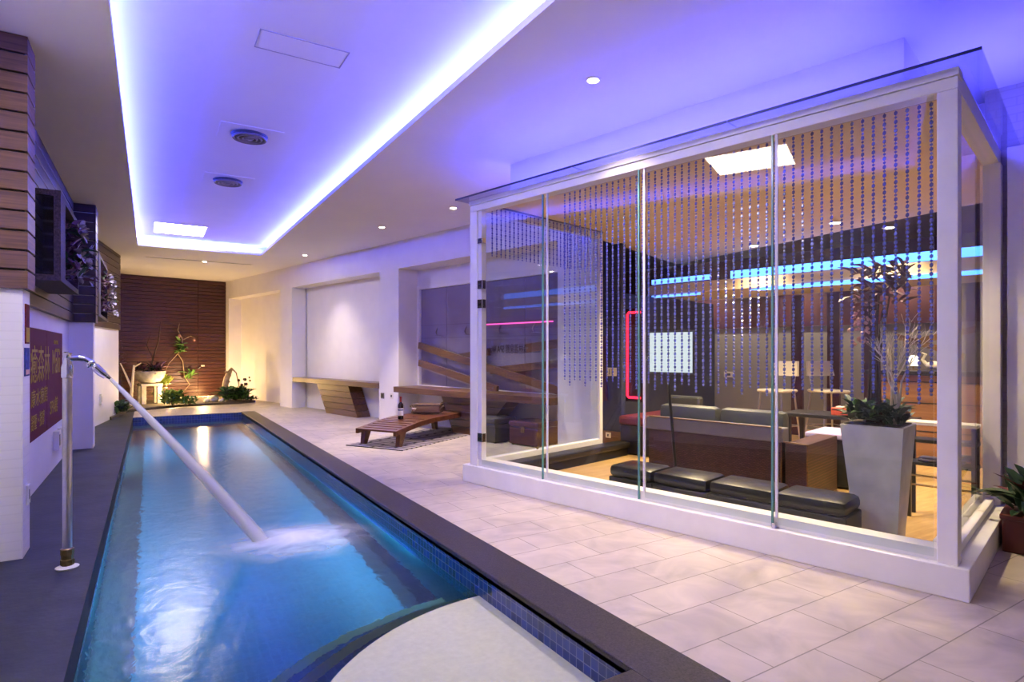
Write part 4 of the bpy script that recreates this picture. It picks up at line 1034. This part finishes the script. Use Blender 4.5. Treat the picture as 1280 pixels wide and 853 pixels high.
# bar stools
def stool(label, s, n, rz):
    c = g(s, n, 0); t = thing('bar_stool', label, 'bar stool', c, B+rz, 'white bar stools by the grey bar wall')
    F = Matrix.Translation(c) @ Matrix.Rotation(B+rz, 4, 'Z')
    m = MB(F); m.box((-.19, -.19, .70), (.19, .19, .74), bev=.02); m.build('seat', M['stoolwhite'], t)
    m = MB(F); m.loft([(.15, -.20, .92), (.19, -.20, .92), (.19, .20, .92), (.15, .20, .92)], [(.20, -.17, 1.12), (.24, -.17, 1.12), (.24, .17, 1.12), (.20, .17, 1.12)]); m.build('backrest', M['stoolwhite'], t)
    for sx in (-1, 1):
        for sy in (-1, 1):
            m = MB(F); m.tube([(sx*.15, sy*.15, .72), (sx*.21, sy*.21, .005)], .013, 7); m.build('leg', M['steel'], t, True)
    m = MB(F); m.tube([(-.19, -.19, .25), (.19, -.19, .25), (.19, .19, .25), (-.19, .19, .25), (-.19, -.19, .25)], .010, 6); m.build('foot_rail', M['steel'], t, True)
    m = MB(F)
    for sy in (-1, 1): m.tube([(.15, sy*.14, .73), (.18, sy*.15, .93)], .012, 6)
    m.build('back_post', M['steel'], t, True)
stool('white bar stool nearer the dark green pane edge', 3.12, 8.2, -.2)
stool('white bar stool right of the first, nearer the planter', 2.60, 8.6, .9)
# dark slatted divider and posts at the back of the bar
def post(label, s, n, w, z1, mat, grp):
    m = gmb(); m.box((n, s-w/2, 0.004), (n+.08, s+w/2, z1), bev=.005); o = m.build('bar_post', mat, loc=g(s, n, 0)); tag(o, label, 'post', grp)
for i, s in enumerate((3.22, 2.72, 2.25)):
    post(('first dark post of the grey bar wall, counted from the lit screen', 'second dark post of the grey bar wall, counted from the lit screen', 'third dark post of the grey bar wall, closest to the tall planting')[i], s, 9.2, .16, 2.1, M['maroon'], 'dark posts at the back of the bar')
t = gthing('bar_table', 'dark bar table between the sofa and the planter', 'table', 1.95, 6.9, 0)
m = gmb(); m.box((6.7, 1.3, .54), (7.2, 2.5, .58), bev=.006); m.build('tabletop', M['black'], t)
for a in (6.75, 7.15):
    for b_ in (1.36, 2.44): m = gmb(); m.box((a-.02, b_-.02, .004), (a+.02, b_+.02, .54)); m.build('leg', M['black'], t)
t = gthing('tissue_box', 'small orange-red tissue box on the dark bar table', 'box', 1.93, 6.82, .58)
m = gmb(); m.box((6.76, 1.86, .58), (6.88, 2.02, .66), bev=.008); m.build('box_body', M['orange'], t)
m = gmb(); m.box((6.78, 1.90, .66), (6.86, 1.98, .675), bev=.006); m.build('tissue', M['plate'], t)
# counter at the right
t = gthing('bar_counter', 'orange-brown wooden bar counter behind the bare white twigs', 'counter', 1.0, 8.2, 0)
m = gmb(); m.box((8.0, -.6, .004), (8.5, 1.95, .98), bev=.006); m.build('front', M['counterwood'], t)
m = gmb(); m.box((7.95, -.65, .98), (8.55, 2.0, 1.03), bev=.006); m.build('worktop', M['black'], t)
m = gmb()
for z in (.34, .66, .90): m.box((7.995, -.6, z), (8.0, 1.95, z+.012))
m.build('groove', M['void'], t)
t = gthing('table_lamp', 'small lit lamp standing on the wooden bar counter', 'lamp', 1.56, 8.2, 1.03)
m = gmb(); m.lathe([(.05, 1.03), (.05, 1.045), (.012, 1.05), (.012, 1.09)], (8.2, 1.56, 0), 14); m.build('lamp_base', M['brass'], t, True)
m = gmb(); m.lathe([(.045, 1.085), (.065, 1.11), (.055, 1.18), (.025, 1.21)], (8.2, 1.56, 0), 16); m.build('lamp_shade', M['warmglow'], t, True)
t = gthing('swan_ornament', 'gold and white swan ornament on the wooden bar counter', 'ornament', 1.38, 8.2, 1.03)
m = gmb(); m.ball((8.2, 1.36, 1.09), .06, 2, (1, 1.4, .9)); m.tube([(8.2, 1.43, 1.10), (8.2, 1.47, 1.16), (8.2, 1.44, 1.22), (8.2, 1.48, 1.24)], [.022, .016, .015, .008], 8); m.build('body', M['stoolwhite'], t, True)
m = gmb(); m.ball((8.2, 1.27, 1.08), .04, 2); m.build('gold_glow_wing', M['warmglow'], t, True)  # the wing glows through its material though it is no lamp
t = gthing('cross_timbers', 'pair of crossed timbers hung over the wooden bar counter', 'beam', 1.4, 8.3, 1.4)
for a, b_ in (((1.75, 1.47), (1.1, 1.24)), ((1.68, 1.38), (1.0, 1.54))):
    m = gmb(); m.loft([(8.3, a[0], a[1]), (8.3, a[0], a[1]-.07), (8.36, a[0], a[1]-.07), (8.36, a[0], a[1])], [(8.3, b_[0], b_[1]), (8.3, b_[0], b_[1]-.07), (8.36, b_[0], b_[1]-.07), (8.36, b_[0], b_[1])]); m.build('timber', M['cedar'], t)
# dark cart right of the planter
t = gthing('serving_cart', 'dark serving cart with shelves right of the concrete planter', 'cart', .95, 5.4, 0)
for z in (.40, .57, .70):
    m = gmb(); m.box((5.25, .62, z), (5.44, 1.05, z+.025), bev=.004); m.build('shelf', M['plate'] if z > .65 else M['black'], t)
for a in (5.27, 5.42):
    for b_ in (.64, 1.03): m = gmb(); m.box((a-.014, b_-.014, .004), (a+.014, b_+.014, .70)); m.build('leg', M['black'], t)
m = gmb(); m.tube([(5.27, .64, .25), (5.27, 1.03, .25)], .008, 6); m.tube([(5.27, .64, .32), (5.27, 1.03, .32)], .008, 6); m.build('rail', M['brass'], t)
t = gthing('folded_towel', 'grey folded towels on the dark serving cart shelf', 'towel', .8, 5.35, .425)
m = gmb(); m.box((5.27, .70, .425), (5.42, .98, .455), bev=.012); m.box((5.28, .66, .456), (5.41, .86, .49), bev=.012); m.build('towel_fold', M['ventgrey'], t)
m = gmb(); m.box((3.86, .62, .005), (4.3, .80, .012)); o = m.build('floor_patch', M['bluepatch'], loc=g(.72, 4.05, 0)); tag(o, 'thin blue patch on the floor in the glass room corner by the post', 'mat')  # thin flat blue box on the floor

# tall concrete planter
t = gthing('tall_planter', 'tall tapered pale concrete planter with dry twigs behind the glass', 'planter', 1.03, 4.42, 0)
def taper(m, s0, s1, n0, n1, z0, S0_, S1_, N0_, N1_, z1):
    m.loft([(n0, s0, z0), (n0, s1, z0), (n1, s1, z0), (n1, s0, z0)], [(N0_, S0_, z1), (N0_, S1_, z1), (N1_, S1_, z1), (N1_, S0_, z1)])
m = gmb(); taper(m, .915, 1.145, 4.34, 4.56, .004, .86, 1.215, 4.25, 4.60, .775)
m.build('pot', M['concrete'], t)
m = gmb(); m.box((4.27, .88, .776), (4.58, 1.195, .782)); m.build('soil', M['soil'], t)
m = gmb(); leafy(m, (4.42, 1.04, .83), (.14, .15, .05), 130, .12, up=.4); m.build('foliage', M['leafdark'], t)
m = gmb(); leafy(m, (4.38, 1.10, .85), (.10, .09, .05), 60, .09, up=.4); m.build('foliage', M['leaf'], t)
m = gmb()
def twigs(m, p, d, L, r, depth):
    e = p + d*L; mid = p + d*L*.5 + Vector((random.uniform(-1, 1), random.uniform(-1, 1), 0))*L*.06
    m.tube([p, mid, e], [r, r*.85, r*.7], 5)
    if depth:
        for _ in range(random.choice((2, 3, 3))):
            q = (d + Vector((random.uniform(-.55, .55), random.uniform(-.55, .55), random.uniform(-.1, .4)))).normalized()
            twigs(m, p.lerp(e, random.uniform(.5, 1)), q, L*random.uniform(.55, .8), r*.62, depth-1)
for k in range(4):
    twigs(m, Vector((4.40+random.uniform(-.03, .03), .93+random.uniform(-.02, .02), .77)), Vector((random.uniform(-.1, .05), random.uniform(-.08, .08), 1)).normalized(), .30, .0085, 4)
m.build('dry_twig', M['twig'], t)
m = gmb()
for k in range(5):
    m.tube([(4.42, 1.06+.02*k-.04, .77), (4.42+.01*k, 1.06+.015*k-.03, 1.2), (4.42, 1.03+.03*k-.06, 1.62)], [.010, .008, .005], 6)
m.build('dark_stem', M['bark'], t, True)
m = gmb(); leafy(m, (4.42, 1.02, 1.68), (.12, .13, .13), 110, .11); m.build('dark_bloom', M['purple'], t)
m = gmb()
for k in range(46):
    m.ball((4.42+random.uniform(-.06, .06), 1.13+random.uniform(-.07, .06), random.uniform(1.30, 1.60)), random.uniform(.008, .018), 1, jit=.3)
m.build('pink_bloom', M['pinkpetal'], t)

# red planter at the right-hand corner
t = gthing('planter_trough', 'dark red planter trough against the brick wall at the right edge', 'planter', -.1, 5.0, 0)
m = gmb(); m.box((4.76, -.9, 0), (5.10, .44, .22), bev=.008); m.build('trough', M['planterred'], t)
m = gmb(); m.box((4.745, -.91, .205), (5.115, .452, .235), bev=.006); m.build('rim', M['planterred'], t)
m = gmb(); leafy(m, (4.93, .05, .30), (.13, .35, .06), 170, .2, up=.4); m.build('foliage', M['leafdark'], t)
m = gmb()
for k in range(26):
    b_ = Vector((4.93+random.uniform(-.05, .05), random.uniform(-.3, .38), .28)); d = Vector((random.uniform(-.25, .25), random.uniform(-.2, .3), random.uniform(.1, .3))); m.leaf(b_, b_+d, .05, .07)
m.build('red_leaf', M['redleaf'], t)

# ------------------------------------------------------------------ light
def area(name, p, rot, size, e, col, sy=None):
    l = bpy.data.lights.new(name, 'AREA'); l.energy = e; l.color = col; l.size = size
    if sy: l.shape = 'RECTANGLE'; l.size_y = sy
    o = bpy.data.objects.new(name, l); C.objects.link(o); o.location = p; o.rotation_euler = rot; return o
# underwater lamps
for y, e in ((5.1, 7), (7.7, 4.2), (10.9, 10)):
    area('underwater_lamp', (PX0+.05, y, -.20), (0, math.radians(-25), 0), .06, e, (.28, .76, 1.0), 2.4)
    area('underwater_lamp', (PX1-.05, y, -.20), (0, math.radians(25), 0), .06, e, (.28, .76, 1.0), 2.4)
W_ = bpy.data.worlds.new('World'); bpy.context.scene.world = W_; W_.use_nodes = True
W_.node_tree.nodes['Background'].inputs['Color'].default_value = (.9, .8, .9, 1); W_.node_tree.nodes['Background'].inputs['Strength'].default_value = .03

# ------------------------------------------------------------------ camera
cam = bpy.data.cameras.new('Camera'); co = bpy.data.objects.new('Camera', cam); C.objects.link(co)
co.location = (0, 0, 1.25); co.rotation_euler = (PI/2, 0, -math.radians(31.7))
cam.sensor_width = 36; cam.lens = 732/1280*36; cam.shift_y = 13.5/1280
cam.clip_start = .05
sc = bpy.context.scene; sc.camera = co
vs = sc.view_settings; vs.view_transform = 'Standard'; vs.look = 'None'; vs.gamma = 1; vs.use_curve_mapping = False; vs.exposure = 1.3
sc.cycles.use_denoising = True
sc.cycles.max_bounces = 10; sc.cycles.transparent_max_bounces = 24; sc.cycles.diffuse_bounces = 5; sc.cycles.glossy_bounces = 4
sc.cycles.sample_clamp_indirect = 6.0
sc.cycles.caustics_reflective = False; sc.cycles.caustics_refractive = False
